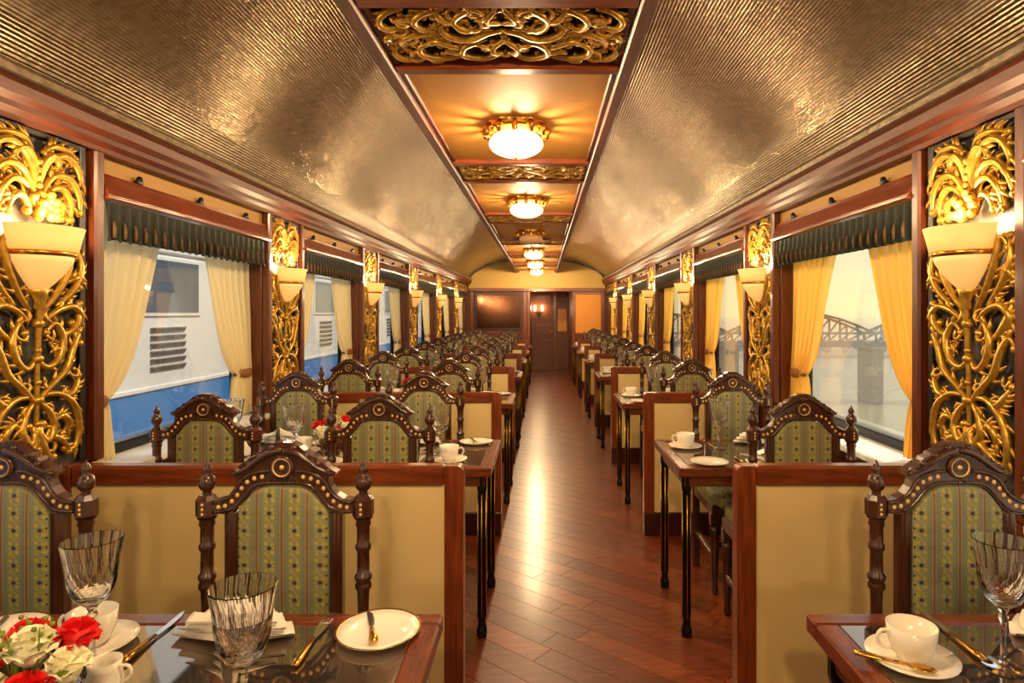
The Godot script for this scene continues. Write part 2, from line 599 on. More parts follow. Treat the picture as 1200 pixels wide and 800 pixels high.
func build_shell() -> void:
	var f := setting("floor")
	var st := begin()
	box(st, P(half(-1, 1.68), -0.08, 15.3), P(half(1, 1.68), -0.012, -5.7), 0.0)
	put("sub_floor", st, M["sub_floor"], f)
	build_planks(f)
	for side in [-1.0, 1.0]:
		var w := setting("wall_left" if side < 0 else "wall_right")
		var a := half(side, 1.50)
		var b := half(side, 1.68)
		st = begin()
		box(st, P(a, 0, 15.3), P(b, 0.80, -5.7), 0.0)
		put("dado", st, M["wall_wood_z"], w)
		st = begin()
		box(st, P(a, 1.905, 13.5), P(b, 2.75, -5.7), 0.0)
		put("frieze", st, M["frieze"], w)
		st = begin()
		box(st, P(a, 1.905, 15.3), P(b, 2.75, 13.5), 0.0)
		box(st, P(a, 0.80, 15.3), P(b, 1.905, 13.13), 0.0)
		put("end_pier", st, M["wall_wood_y"], w)
		for k in range(-4, 6):
			var d := 2.0 + BAY * k
			st = begin()
			box(st, P(a, 0.80, d + 0.27), P(b, 1.905, d - 0.27), 0.006)
			put("pilaster", st, M["wall_wood_y"], w)
			# moulded frame that runs up each edge of the pilaster
			for e in [-1.0, 1.0]:
				st = begin()
				box(st, P(half(side, 1.50), 0.88, d + e * 0.27), P(half(side, 1.455), 1.99, d + e * 0.222), 0.008)
				put("pilaster_moulding", st, M["wall_wood_y"], w)
		# cornice
		st = begin()
		var prof := PackedVector2Array()
		for q in [[1.50, 1.985], [1.455, 1.985], [1.45, 2.0], [1.425, 2.012], [1.425, 2.03], [1.40, 2.045], [1.395, 2.075], [1.41, 2.10], [1.50, 2.10]]:
			prof.append(Vector2(half(side, q[0]), q[1]))
		extrude(st, prof, -13.5, 5.7)
		put("cornice", st, M["beam_wood"], w)
		st = begin()
		prof = PackedVector2Array()
		for q in [[1.415, 2.095], [1.385, 2.098], [1.378, 2.115], [1.385, 2.13], [1.43, 2.13]]:
			prof.append(Vector2(half(side, q[0]), q[1]))
		extrude(st, prof, -13.5, 5.7)
		put("silver_border", st, M["vault_metal"], w)
	# ceiling
	var c := setting("ceiling")
	for side in [-1.0, 1.0]:
		var pts := []
		var arc := []
		var n := 640
		var len := 0.0
		for i in n + 1:
			var t := 0.10 + (PI / 2 - 0.10 - 0.20) * i / n
			arc.append(Vector2(1.46 * cos(t), 2.09 + 0.48 * sin(t)))
		for i in n + 1:
			var tg: Vector2 = (arc[mini(i + 1, n)] - arc[maxi(i - 1, 0)]).normalized()
			var nn := Vector2(tg.y, -tg.x)   # towards the room is downwards / inwards
			if nn.y > 0:
				nn = -nn
			var ph := len / 0.0135 * TAU
			pts.append(arc[i] + nn * 0.0012 * sin(ph))
			if i < n:
				len += arc[i].distance_to(arc[i + 1])
		st = begin()
		st.set_smooth_group(0)
		for i in n:
			var p := Vector2(half(side, pts[i].x), pts[i].y)
			var q := Vector2(half(side, pts[i + 1].x), pts[i + 1].y)
			var o := Vector3(half(side, pts[i].x), pts[i].y + 1.0, -6)
			quad_out(st, Vector3(p.x, p.y, 5.7), Vector3(q.x, q.y, 5.7), Vector3(q.x, q.y, -13.5), Vector3(p.x, p.y, -13.5), o)
		put("ribbed_vault", st, M["vault_metal"], c)
	# the outer roof closes the car
	st = begin()
	box(st, P(half(-1, 1.68), 2.66, 15.3), P(half(1, 1.68), 2.75, -5.7), 0.0)
	put("roof", st, M["roof_shell"], c)
	# flat middle beam: side rails, cross rails, cream boards
	for side in [-1.0, 1.0]:
		st = begin()
		box(st, P(half(side, 0.444), 2.255, 13.45), P(half(side, 0.395), 2.60, -5.7), 0.006)
		box(st, P(half(side, 0.395), 2.275, 13.45), P(half(side, 0.372), 2.33, -5.7), 0.005)
		put("beam_rail", st, M["beam_wood"], c)
	for k in range(-4, 6):
		var d := 1.98 + BAY * k
		for e in [-1.0, 1.0]:
			st = begin()
			box(st, P(CX - 0.395, 2.262, d + e * 0.245 + 0.03), P(CX + 0.395, 2.34, d + e * 0.245 - 0.03), 0.006)
			put("cross_rail", st, M["mahogany_x"], c)
		st = begin()
		box(st, P(CX - 0.395, 2.305, d + 0.215), P(CX + 0.395, 2.34, d - 0.215), 0.0)
		put("carving_recess", st, M["panel_recess"], c)
		st = begin()
		box(st, P(CX - 0.395, 2.29, d + BAY - 0.275), P(CX + 0.395, 2.34, d + 0.275), 0.0)
		put("cream_board", st, M["ceiling_cream"], c)
	# end wall with its lunette, bulkheads, passage and door
	var e := setting("wall_end")
	var arcp := PackedVector2Array()
	for i in 41:
		var dx := -1.47 + 2.94 * i / 40.0
		arcp.append(Vector2(CX + dx, minf(vault_y(dx) + 0.02, 2.66)))
	arcp.append(Vector2(CX + 1.47, 1.90))
	arcp.append(Vector2(CX - 1.47, 1.90))
	st = begin()
	extrude(st, arcp, -13.56, -13.48)
	put("lunette", st, M["lunette"], e)
	st = begin()
	for i in 40:
		var dx := -1.44 + 2.88 * i / 40.0
		var dx2 := -1.44 + 2.88 * (i + 1) / 40.0
		bar(st, P(CX + dx, vault_y(dx) - 0.015, 13.45), P(CX + dx2, vault_y(dx2) - 0.015, 13.45), 0.06, 0.035)
	put("lunette_rib", st, M["dark_wood"], e)
	st = begin()
	box(st, P(CX - 1.5, 1.86, 13.56), P(CX + 1.5, 1.93, 13.42), 0.006)
	put("header_rail", st, M["mahogany_x"], e)
	st = begin()
	box(st, P(CX - 1.5, 0, 13.56), P(-0.27, 1.86, 13.48), 0.004)
	put("bulkhead", st, M["door_wood"], e)
	st = begin()
	box(st, P(0.63, 0, 13.56), P(CX + 1.5, 1.86, 13.48), 0.004)
	put("bulkhead", st, M["door_wood"], e)
	for q in [[-1.56, -1.48], [-0.42, -0.34], [-0.335, -0.27], [0.63, 0.70], [1.25, 1.33]]:
		st = begin()
		box(st, P(q[0], 0, 13.48), P(q[1], 1.86, 13.455), 0.006)
		put("bulkhead_stile", st, M["mahogany_y"], e)
	for q in [[-1.48, -0.42, 0.95, 1.0], [0.70, 1.25, 0.92, 0.97], [0.70, 1.25, 1.80, 1.86]]:
		st = begin()
		box(st, P(q[0], q[2], 13.48), P(q[1], q[3], 13.46), 0.006)
		put("bulkhead_rail", st, M["mahogany_x"], e)
	st = begin()
	box(st, P(0.70, 0.97, 13.48), P(1.25, 1.80, 13.47), 0.002)
	put("amber_inset", st, M["amber_silk"], e)
	for q in [[-0.35, -0.27], [0.63, 0.71]]:
		st = begin()
		box(st, P(q[0], 0, 15.3), P(q[1], 2.0, 13.56), 0.003)
		put("passage_wall", st, M["door_wood"], e)
	st = begin()
	box(st, P(-0.35, 1.93, 15.3), P(0.71, 2.0, 13.56), 0.003)
	put("passage_ceiling", st, M["ceiling_cream"], e)
	st = begin()
	box(st, P(0.27, 0, 15.32), P(0.63, 1.93, 15.24), 0.003)
	put("passage_panel", st, M["door_wood"], e)
	st = begin()
	box(st, P(0.36, 0.95, 15.24), P(0.58, 1.50, 15.225), 0.003)
	put("amber_inset", st, M["amber_silk"], e)
	st = begin()
	box(st, P(0.27, 0, 15.24), P(0.33, 1.93, 15.20), 0.005)
	put("door_post", st, M["mahogany_y"], e)
	var dr := setting("door_1")
	st = begin()
	box(st, P(-0.27, 0.0, 15.32), P(0.27, 1.93, 15.26), 0.004)
	put("leaf", st, M["door_wood"], dr)
	for q in [[0.15, 0.75], [0.85, 1.10], [1.60, 1.85]]:
		st = begin()
		box(st, P(-0.19, q[0], 15.26), P(0.20, q[1], 15.245), 0.01)
		put("raised_panel", st, M["door_wood"], dr)
	st = begin()
	lathe(st, [Vector2(0.0, -0.02), Vector2(0.012, -0.02), Vector2(0.012, 0.03), Vector2(0.022, 0.035), Vector2(0.022, 0.06), Vector2(0.0, 0.07)], 12)
	var kn := put("knob", st, M["brass"], dr, P(0.22, 0.95, 15.25))
	kn.rotation.x = PI / 2
	st = begin()
	box(st, P(half(-1, 1.68), -0.08, 15.40), P(half(1, 1.68), 2.75, 15.33), 0.0)
	put("outer_end", st, M["roof_shell"], e)
	var bw := setting("wall_back")
	st = begin()
	box(st, P(half(-1, 1.68), -0.08, -5.7), P(half(1, 1.68), 2.75, -5.78), 0.0)
	put("panelling", st, M["wall_wood_y"], bw)

func build_planks(f: Node3D) -> void:
	# boards laid diagonally across the car
	var ang := deg_to_rad(40.0)
	var t := Vector2(cos(ang), sin(ang))     # in (x, -depth) plan: boards come nearer towards +x
	var n := Vector2(-t.y, t.x)
	var wide := 0.12
	var long := 0.86
	var frame := PackedVector2Array([Vector2(-1.15, -15.2), Vector2(1.2, -15.2), Vector2(1.2, -1.55), Vector2(-1.15, -1.55)])
	var all := []
	rng.seed = 21
	for j in range(-140, 10):
		var shift := rng.randf() * long
		for i in range(-24, 10):
			var o := Vector2(0, 0) + t * (i * long + shift) + n * (j * wide)
			var g := 0.0012
			var pl := PackedVector2Array([o + t * g + n * g, o + t * (long - g) + n * g, o + t * (long - g) + n * (wide - g), o + t * g + n * (wide - g)])
			if o.y < -16.5 or o.y > 0.0 or absf(o.x) > 3.0:
				continue
			for part in Geometry2D.intersect_polygons(pl, frame):
				var mid := Vector2.ZERO
				for a in part:
					mid += a / part.size()
				all.append([mid, part, rng.randi() % 5])
	all.sort_custom(func(a, b): return a[0].y > b[0].y)
	var rest := []
	var count := 0
	for a in all:
		var seen: bool = absf(a[0].x - 0.18) < 0.85
		if count < 300 and seen:
			count += 1
			var st := begin()
			plank(st, a[1], a[0])
			var o := put("plank", st, M["plank_%d" % a[2]], f, Vector3(a[0].x, 0, a[0].y))
			o.rotation.y = 0.0
		else:
			rest.append(a)
	if rest.size():
		var st := begin()
		for a in rest:
			plank(st, a[1], Vector2.ZERO)
		var o := put("further_planks", st, M["plank_0"], f)
		o.set_meta("kind", "stuff")

func plank(st: SurfaceTool, poly: PackedVector2Array, mid: Vector2) -> void:
	var p := PackedVector2Array()
	for a in poly:
		p.append(Vector2(a.x - mid.x, -(a.y - mid.y)))
	# extrude along y: map (x, y, z) -> (x, z, -y)
	extrude(st, p, -0.012, 0.0, Transform3D(Basis(Vector3(1, 0, 0), Vector3(0, 0, -1), Vector3(0, 1, 0)), Vector3.ZERO))

func build_windows() -> void:
	var n := 1
	for side in [-1.0, 1.0]:
		for k in range(-4, 6):
			var d := 2.95 + BAY * k
			var w := setting("window_%d" % n)
			n += 1
			var g := half(side, 1.655)
			var st := begin()
			for z in [-0.68, 0.64]:
				box(st, P(half(side, 1.67), 0.80, d + z + 0.04), P(half(side, 1.64), 1.905, d + z), 0.004)
			box(st, P(half(side, 1.67), 0.83, d + 0.64), P(half(side, 1.62), 0.875, d - 0.64), 0.004)
			box(st, P(half(side, 1.67), 1.86, d + 0.64), P(half(side, 1.64), 1.905, d - 0.64), 0.004)
			put("window_frame", st, M["alloy_dark"], w)
			st = begin()
			box(st, P(g - 0.003, 0.875, d + 0.64), P(g + 0.003, 1.86, d - 0.64), 0.0)
			put("pane", st, M["pane"], w)
			st = begin()
			box(st, P(half(side, 1.68), 0.80, d + 0.675), P(half(side, 1.44), 0.83, d - 0.675), 0.006)
			put("sill", st, M["white_paint"], w)

# ------------------------------------------------------------------ wall ornaments
func carving_top(st: SurfaceTool) -> void:
	for a in [
		[[0.0, 0.80], [0.045, 0.87], [0.095, 0.885], [0.135, 0.845], [0.145, 0.79]],
		[[0.0, 0.82], [0.055, 0.915], [0.125, 0.925], [0.172, 0.875], [0.185, 0.82]],
		[[0.0, 0.85], [0.035, 0.955], [0.10, 0.995], [0.155, 0.975], [0.18, 0.92], [0.15, 0.895]],
		[[0.0, 0.86], [0.015, 0.945], [0.05, 0.985], [0.085, 0.965], [0.075, 0.93]],
		[[0.02, 0.985], [0.06, 1.015], [0.12, 1.015], [0.165, 1.0]],
		[[0.02, 0.78], [0.06, 0.835], [0.095, 0.83], [0.105, 0.79]],
	]:
		var q := []
		for p in a:
			q.append(Vector2(p[0], p[1]))
		mirrored(st, q, 0.0112, 0.034, 5)
	curls(st, 72, 7, 0.05, 0.175, 0.78, 1.0)
	rng.seed = 5
	for i in 16:
		var v := 0.765 + 0.09 * rng.randf()
		var u := (rng.randf() - 0.5) * 0.16 * (1.0 - (v - 0.765) * 6.0)
		ball(st, Vector3(u, v, 0.03 + 0.02 * rng.randf()), Vector3(0.016, 0.016, 0.014), 7, 5)
	for v in [0.88, 0.905, 0.93, 0.955]:
		ball(st, Vector3(0, v, 0.025), Vector3(0.011, 0.015, 0.014), 7, 5)

func curls(st: SurfaceTool, seed_n: int, n: int, u0: float, u1: float, v0: float, v1: float) -> void:
	# small leaf curls that fill the ground between the large scrolls
	rng.seed = seed_n
	for i in n:
		var c := Vector2(rng.randf_range(u0, u1), lerpf(v0, v1, (i + rng.randf()) / n))
		var a0 := rng.randf() * TAU
		var tw := 1.0 if rng.randf() < 0.5 else -1.0
		var q := []
		for j in 6:
			var a := a0 + tw * j * 0.95
			q.append(c + Vector2(cos(a), sin(a)) * (0.026 - 0.004 * j))
		mirrored(st, q, 0.0058, 0.028, 3)

func carving_base(st: SurfaceTool) -> void:
	for a in [
		[[0.015, 0.215], [0.085, 0.215], [0.148, 0.17], [0.172, 0.09], [0.155, 0.025], [0.12, 0.03]],
		[[0.0, 0.205], [0.045, 0.165], [0.062, 0.11], [0.035, 0.072], [0.012, 0.10], [0.028, 0.125]],
		[[0.0, 0.05], [0.05, 0.08], [0.10, 0.055], [0.14, 0.015]],
		[[0.0, 0.195], [0.055, 0.245], [0.115, 0.295], [0.145, 0.365], [0.172, 0.405], [0.187, 0.375]],
		[[0.10, 0.195], [0.145, 0.215], [0.18, 0.265]],
		[[0.0, 0.335], [0.04, 0.305], [0.085, 0.335], [0.10, 0.395], [0.072, 0.445], [0.042, 0.415]],
		[[0.03, 0.45], [0.08, 0.485], [0.14, 0.50], [0.18, 0.47], [0.172, 0.435], [0.15, 0.445]],
		[[0.115, 0.40], [0.16, 0.44], [0.185, 0.51]],
		[[0.02, 0.48], [0.08, 0.545], [0.12, 0.62], [0.14, 0.70], [0.165, 0.665]],
		[[0.08, 0.50], [0.145, 0.555], [0.182, 0.63], [0.17, 0.70]],
		[[0.13, 0.58], [0.175, 0.60], [0.185, 0.565]],
		[[0.06, 0.125], [0.10, 0.14], [0.125, 0.11], [0.11, 0.08]],
		[[0.0, 0.13], [0.03, 0.03], [0.07, 0.01]],
	]:
		var q := []
		for p in a:
			q.append(Vector2(p[0], p[1]))
		mirrored(st, q, 0.0108, 0.032, 6)
	curls(st, 71, 16, 0.03, 0.175, 0.02, 0.70)
	tube(st, spline([Vector3(0, 0.0, 0.012), Vector3(0, 0.12, 0.018), Vector3(0, 0.3, 0.02), Vector3(0, 0.45, 0.026), Vector3(0, 0.56, 0.04)], 12), [0.005, 0.006, 0.007, 0.008, 0.008, 0.009, 0.009, 0.010, 0.010, 0.011, 0.012, 0.014, 0.017], 8)
	for v in [[0.205, 0.02], [0.335, 0.018], [0.36, 0.013], [0.445, 0.02], [0.26, 0.012], [0.13, 0.012], [0.05, 0.012]]:
		ball(st, Vector3(0, v[0], 0.022), Vector3(v[1], v[1] * 0.9, v[1]), 8, 5)

func build_wall_panels() -> void:
	var pr := proto("panel", "carved_wall_panel", "wall panel", "gilt carved wall panels")
	var st := begin()
	box(st, Vector3(-0.222, -0.05, 0.0), Vector3(0.222, 1.055, 0.012), 0.002)
	put("mirror_backing", st, M["mirror"], pr)
	for x in [-1.0, 1.0]:
		st = begin()
		box(st, Vector3(x * 0.222, -0.05, 0.012), Vector3(x * 0.196, 1.055, 0.03), 0.003)
		put("frame_strip", st, M["panel_recess"], pr)
	for y in [-0.05, 1.035]:
		st = begin()
		box(st, Vector3(-0.196, y, 0.012), Vector3(0.196, y + 0.02, 0.03), 0.003)
		put("frame_strip", st, M["panel_recess"], pr)
	st = begin()
	carving_top(st)
	put("leaf_spray", st, M["gold"], pr, Vector3(0, 0, 0.016))
	st = begin()
	carving_base(st)
	put("scrollwork", st, M["gold"], pr, Vector3(0, 0, 0.016))
	var sc := proto("sconce", "wall_sconce", "wall lamp", "alabaster bowl sconces on the carved panels")
	# half bowl, its flat back against the carving; two tiers with a dark joint between them
	st = begin()
	lathe(st, [Vector2(0.100, 0.125), Vector2(0.108, 0.128), Vector2(0.116, 0.165), Vector2(0.124, 0.195), Vector2(0.126, 0.20), Vector2(0.118, 0.20), Vector2(0.104, 0.165), Vector2(0.09, 0.13), Vector2(0.0, 0.125)], 24, Vector3.ZERO, true, PI, PI)
	put("upper_bowl", st, M["alabaster"], sc)
	st = begin()
	lathe(st, [Vector2(0.096, 0.108), Vector2(0.104, 0.113), Vector2(0.104, 0.123), Vector2(0.096, 0.128)], 24, Vector3.ZERO, true, PI, PI)
	put("joint_ring", st, M["brass"], sc)
	st = begin()
	lathe(st, [Vector2(0.0, 0.0), Vector2(0.028, 0.008), Vector2(0.05, 0.03), Vector2(0.074, 0.06), Vector2(0.092, 0.09), Vector2(0.098, 0.112), Vector2(0.0, 0.116)], 24, Vector3.ZERO, true, PI, PI)
	put("lower_bowl", st, M["alabaster"], sc)
	st = begin()
	lathe(st, [Vector2(0.0, -0.06), Vector2(0.012, -0.05), Vector2(0.008, -0.03), Vector2(0.02, -0.012), Vector2(0.03, 0.006), Vector2(0.0, 0.01)], 14, Vector3.ZERO, true, PI, PI)
	put("finial", st, M["gold"], sc)
	for side in [-1.0, 1.0]:
		var turn := PI / 2 if side < 0 else -PI / 2
		for k in range(-1, 6):
			var d := 2.0 + BAY * k
			var where := "%s from the end door, %s wall" % [ORD[5 - k], side_word(side)]
			if k >= -1:
				place("panel", "openwork gilt carved panel between windows, " + where, P(half(side, 1.4985), 0.93, d - 0.03), turn)
				place("sconce", "cream two-tier bowl lamp on carved panel, " + where, P(half(side, 1.455), 1.475, d - 0.04), turn)
			var l := OmniLight3D.new()
			l.name = numbered("sconce_bulb")
			l.position = P(half(side, 1.39), 1.715, d - 0.04)
			l.light_energy = SCONCE_ENERGY
			l.light_color = LAMP_COLOR
			l.light_size = 0.03
			l.omni_range = 20.0
			l.omni_attenuation = 2.0
			l.shadow_enabled = true
			add_child(l)

func curtain_mesh(dir: float, seed_n: int) -> SurfaceTool:
	# local: y from 0 (sill) up to 1.02; z from the jamb (0) inwards along dir; x is the fold depth
	rng.seed = seed_n
	var st := begin()
	st.set_smooth_group(0)
	var rows := 36
	var cols := 44
	var tie := 0.23
	var g := []
	var ph := rng.randf() * 6.0
	for r in rows + 1:
		var y := 1.02 * r / rows
		var w: float
		if y > tie:
			var f := (y - tie) / (1.02 - tie)
			w = 0.135 + 0.40 * pow(f, 0.62)
		else:
			var f := (tie - y) / tie
			w = 0.135 + 0.07 * sqrt(f)
		var row := []
		for c in cols + 1:
			var u := float(c) / cols
			var amp := 0.019 + 0.006 * (1.0 - clampf((w - 0.13) / 0.38, 0, 1))
			var x := amp * sin(u * TAU * 6.5 + ph + 0.6 * sin(y * 3.0)) + 0.006 * sin(u * TAU * 13.0 + ph * 2.0 + y * 4.0)
			var sag := 0.0
			if y > tie:
				sag = -0.05 * u * sin(PI * (y - tie) / (1.02 - tie))
			row.append(Vector3(x, y + sag * 0.4, dir * (u * w + 0.01 * sin(y * 9.0 + u * 5.0) * u)))
		g.append(row)
	for r in rows:
		for c in cols:
			quad(st, g[r][c], g[r][c + 1], g[r + 1][c + 1], g[r + 1][c])
	return st

func build_curtains() -> void:
	for side in [-1.0, 1.0]:
		var mk: String = "curtain_cream" if side < 0 else "curtain_backlit_gold"
		for e in [-1.0, 1.0]:
			var key := "curtain%d%d" % [side, e]
			var pr := proto(key, "curtain", "curtain", "tied-back sheer window curtains")
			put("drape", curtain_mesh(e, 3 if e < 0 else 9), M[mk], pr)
			var st := begin()
			lathe(st, [Vector2(0.5, -0.5), Vector2(0.62, -0.3), Vector2(0.66, 0.0), Vector2(0.62, 0.3), Vector2(0.5, 0.5)], 20)
			var b := put("tieback", st, M["tie_band"], pr, Vector3(0, 0.23, e * 0.068))
			b.scale = Vector3(0.062, 0.05, 0.125)
	var pv := proto("pelmet", "window_pelmet", "pelmet", "wooden window pelmets")
	var st := begin()
	# sloping face box
	extrude(st, PackedVector2Array([Vector2(0, 1.825), Vector2(0.055, 1.825), Vector2(0.055, 1.84), Vector2(0.028, 1.905), Vector2(0.034, 1.915), Vector2(0, 1.92)]), -0.675, 0.675)
	put("board", st, M["mahogany_z"], pv)
	st = begin()
	box(st, Vector3(0.0, 1.822, -0.68), Vector3(0.062, 1.836, 0.68), 0.004)
	put("lower_moulding", st, M["mahogany_z"], pv)
	for z in [-0.45, 0.0, 0.45]:
		st = begin()
		box(st, Vector3(0.006, 1.915, z - 0.018), Vector3(0.03, 1.935, z + 0.018), 0.005)
		ball(st, Vector3(0.022, 1.938, z), Vector3(0.013, 0.013, 0.013), 8, 6)
		put("bracket", st, M["black_metal"], pv)
	var va := proto("valance", "window_valance", "valance", "dark green window valances")
	st = begin()
	st.set_smooth_group(0)
	var n := 150
	for i in n:
		for r in 6:
			var q := []
			for e in [[i, r], [i + 1, r], [i + 1, r + 1], [i, r + 1]]:
				var z: float = -0.66 + 1.32 * e[0] / n
				var y: float = 1.816 - 0.14 * e[1] / 6.0
				var amp: float = 0.003 + 0.013 * e[1] / 6.0
				q.append(Vector3(0.032 + amp * sin(z * TAU / 0.058 + 0.7 * sin(z * 5.0)), y - 0.004 * sin(z * TAU / 0.058 + 1.0) * e[1] / 6.0, z))
			quad(st, q[0], q[1], q[2], q[3])
	put("pleated_cloth", st, M["valance_cloth"], va)
	for i in 22:
		# tassel-like bands at the pleats' lower edge
		var z := -0.64 + 1.28 * i / 21.0
		st = begin()
		tube(st, [Vector3(0.05, 1.745, z), Vector3(0.053, 1.715, z), Vector3(0.052, 1.685, z)], [0.003, 0.007, 0.006], 6)
		put("tassel", st, M["valance_trim"], va)
	for side in [-1.0, 1.0]:
		var turn := 0.0 if side < 0 else PI
		for k in range(-1, 6):
			var d := 2.95 + BAY * k
			var where := "%s window from the end door, %s wall" % [ORD[5 - k], side_word(side)]
			var cc := "cream" if side < 0 else "backlit_golden"  # river-side gold is backlight painted into the cloth
			for e in [-1.0, 1.0]:
				# e = -1: hangs on the jamb towards the viewer's end and runs inwards to the far end
				var key := ""
				var jamb: float = d + e * 0.665
				key = "curtain%d%d" % [side, e]
				var nm := "door-end" if e > 0 else "entrance-end"
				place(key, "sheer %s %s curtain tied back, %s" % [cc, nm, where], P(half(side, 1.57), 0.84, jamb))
			place("pelmet", "reddish wooden pelmet with black brackets, " + where, P(half(side, 1.502), 0, d), turn)
			place("valance", "dark green pleated valance, " + where, P(half(side, 1.502), 0, d), turn)

# ------------------------------------------------------------------ ceiling ornaments and lamps
func build_ceiling_things() -> void:
	var pr := proto("ceiling_carving", "carved_ceiling_panel", "ceiling panel", "gilt carved ceiling panels")
	var st := begin()
	for a in [
		[[0.02, 0.16], [0.09, 0.17], [0.14, 0.12], [0.12, 0.06], [0.07, 0.05], [0.06, 0.09]],
		[[0.02, -0.15], [0.08, -0.17], [0.14, -0.13], [0.13, -0.07], [0.09, -0.05], [0.07, -0.08]],
		[[0.0, 0.03], [0.05, 0.02], [0.10, -0.01], [0.16, 0.0], [0.19, 0.05], [0.16, 0.08]],
		[[0.16, 0.17], [0.22, 0.16], [0.26, 0.11], [0.24, 0.05], [0.20, 0.07]],
		[[0.15, -0.16], [0.21, -0.17], [0.27, -0.14], [0.28, -0.08], [0.24, -0.05], [0.21, -0.08]],
		[[0.20, 0.0], [0.26, 0.02], [0.31, 0.0], [0.33, -0.05], [0.30, -0.07]],
		[[0.28, 0.17], [0.33, 0.16], [0.365, 0.11], [0.35, 0.06], [0.31, 0.07], [0.32, 0.10]],
		[[0.29, -0.17], [0.34, -0.17], [0.37, -0.12], [0.35, -0.08]],
		[[0.33, 0.02], [0.37, 0.0], [0.36, -0.04]],
		[[0.0, -0.04], [0.04, -0.08], [0.03, -0.12], [0.0, -0.13]],
		[[0.0, 0.08], [0.04, 0.11], [0.03, 0.15], [0.0, 0.17]],
		[[0.10, 0.10], [0.17, 0.12], [0.19, 0.17]],
		[[0.13, -0.10], [0.18, -0.05], [0.24, -0.02]],
	]:
		var q := []
		for p in a:
			q.append(Vector2(p[0], p[1]))
		mirrored(st, q, 0.0115, 0.030, 6)
	rng.seed = 44
	for i in 22:
		# small curls that fill the ground between the large scrolls
		var c := Vector2(rng.randf_range(0.03, 0.36), rng.randf_range(-0.17, 0.17))
		var a0 := rng.randf() * TAU
		var tw := 1.0 if rng.randf() < 0.5 else -1.0
		var q := []
		for j in 6:
			var a := a0 + tw * j * 0.95
			q.append(c + Vector2(cos(a), sin(a)) * (0.036 - 0.0052 * j))
		mirrored(st, q, 0.0068, 0.034, 2)
	rng.seed = 12
	for i in 60:
		ball(st, Vector3((rng.randf() - 0.5) * 0.72, (rng.randf() - 0.5) * 0.36, 0.012), Vector3(0.013, 0.013, 0.011), 6, 4)
	var cv := put("scrollwork", st, M["gold"], pr)
	cv.rotation.x = PI / 2        # relief points down
	for k in range(0, 6):
		place("ceiling_carving", "gilt scrollwork panel set in the ceiling, %s from the end door" % ORD[5 - k], P(CX, 2.302, 1.98 + BAY * k))
	var lit := proto("lamp", "ceiling_lamp", "ceiling lamp", "brass ceiling lamps")
	lamp_parts(lit, "lamp_glass_lit")
	var off := proto("lamp_off", "ceiling_lamp", "ceiling lamp", "brass ceiling lamps")
	lamp_parts(off, "lamp_glass_unlit")
	for k in range(-3, 6):
		var d := 2.95 + BAY * k
		if k == 2:
			place("lamp_off", "unlit brass ceiling lamp, %s from the end door" % ORD[5 - k], P(CX, 2.288, d))
			continue
		if k >= 0:
			place("lamp", "lit brass ceiling lamp with white oval glass, %s from the end door" % ORD[5 - k], P(CX, 2.288, d))
		else:
			place("lamp", "lit brass ceiling lamp with white oval glass, %s from the end door" % ORD[5 - k], P(CX, 2.288, d))
		var l := OmniLight3D.new()
		l.name = numbered("ceiling_bulb")
		l.position = P(CX, 2.288 - 0.072, d)
		l.light_energy = LAMP_ENERGY
		l.light_color = LAMP_COLOR
		l.light_size = 0.05
		l.omni_range = 25.0
		l.omni_attenuation = 2.0
		l.shadow_enabled = true
		add_child(l)

func lamp_parts(o: Node3D, glass: String) -> void:
	var st := begin()
	lathe(st, [Vector2(0.0, -0.03), Vector2(0.11, -0.036), Vector2(0.135, -0.03), Vector2(0.142, -0.018), Vector2(0.135, -0.006), Vector2(0.145, 0.0), Vector2(0.0, 0.001)], 32)
	put("canopy", st, M["brass"], o)
	for i in 12:
		st = begin()
		var a := TAU * i / 12
		var c := Vector3(cos(a), 0, sin(a))
		tube(st, [c * 0.138 + Vector3(0, -0.01, 0), c * 0.152 + Vector3(0, -0.03, 0), c * 0.142 + Vector3(0, -0.055, 0), c * 0.124 + Vector3(0, -0.05, 0)], [0.010, 0.015, 0.013, 0.006], 6)
		put("leaf_ornament", st, M["brass"], o)
	st = begin()
	var prof := []
	for i in 15:
		var t := -PI / 2 + PI * 0.86 * i / 14
		prof.append(Vector2(0.128 * cos(t), -0.088 + 0.062 * sin(t)))
	prof[0] = Vector2(0, -0.15)
	lathe(st, prof, 32)
	put("glass_shade", st, M[glass], o)
	st = begin()
	lathe(st, [Vector2(0.0, -0.172), Vector2(0.007, -0.168), Vector2(0.004, -0.16), Vector2(0.012, -0.15), Vector2(0.0, -0.147)], 10)
	put("finial", st, M["brass"], o)

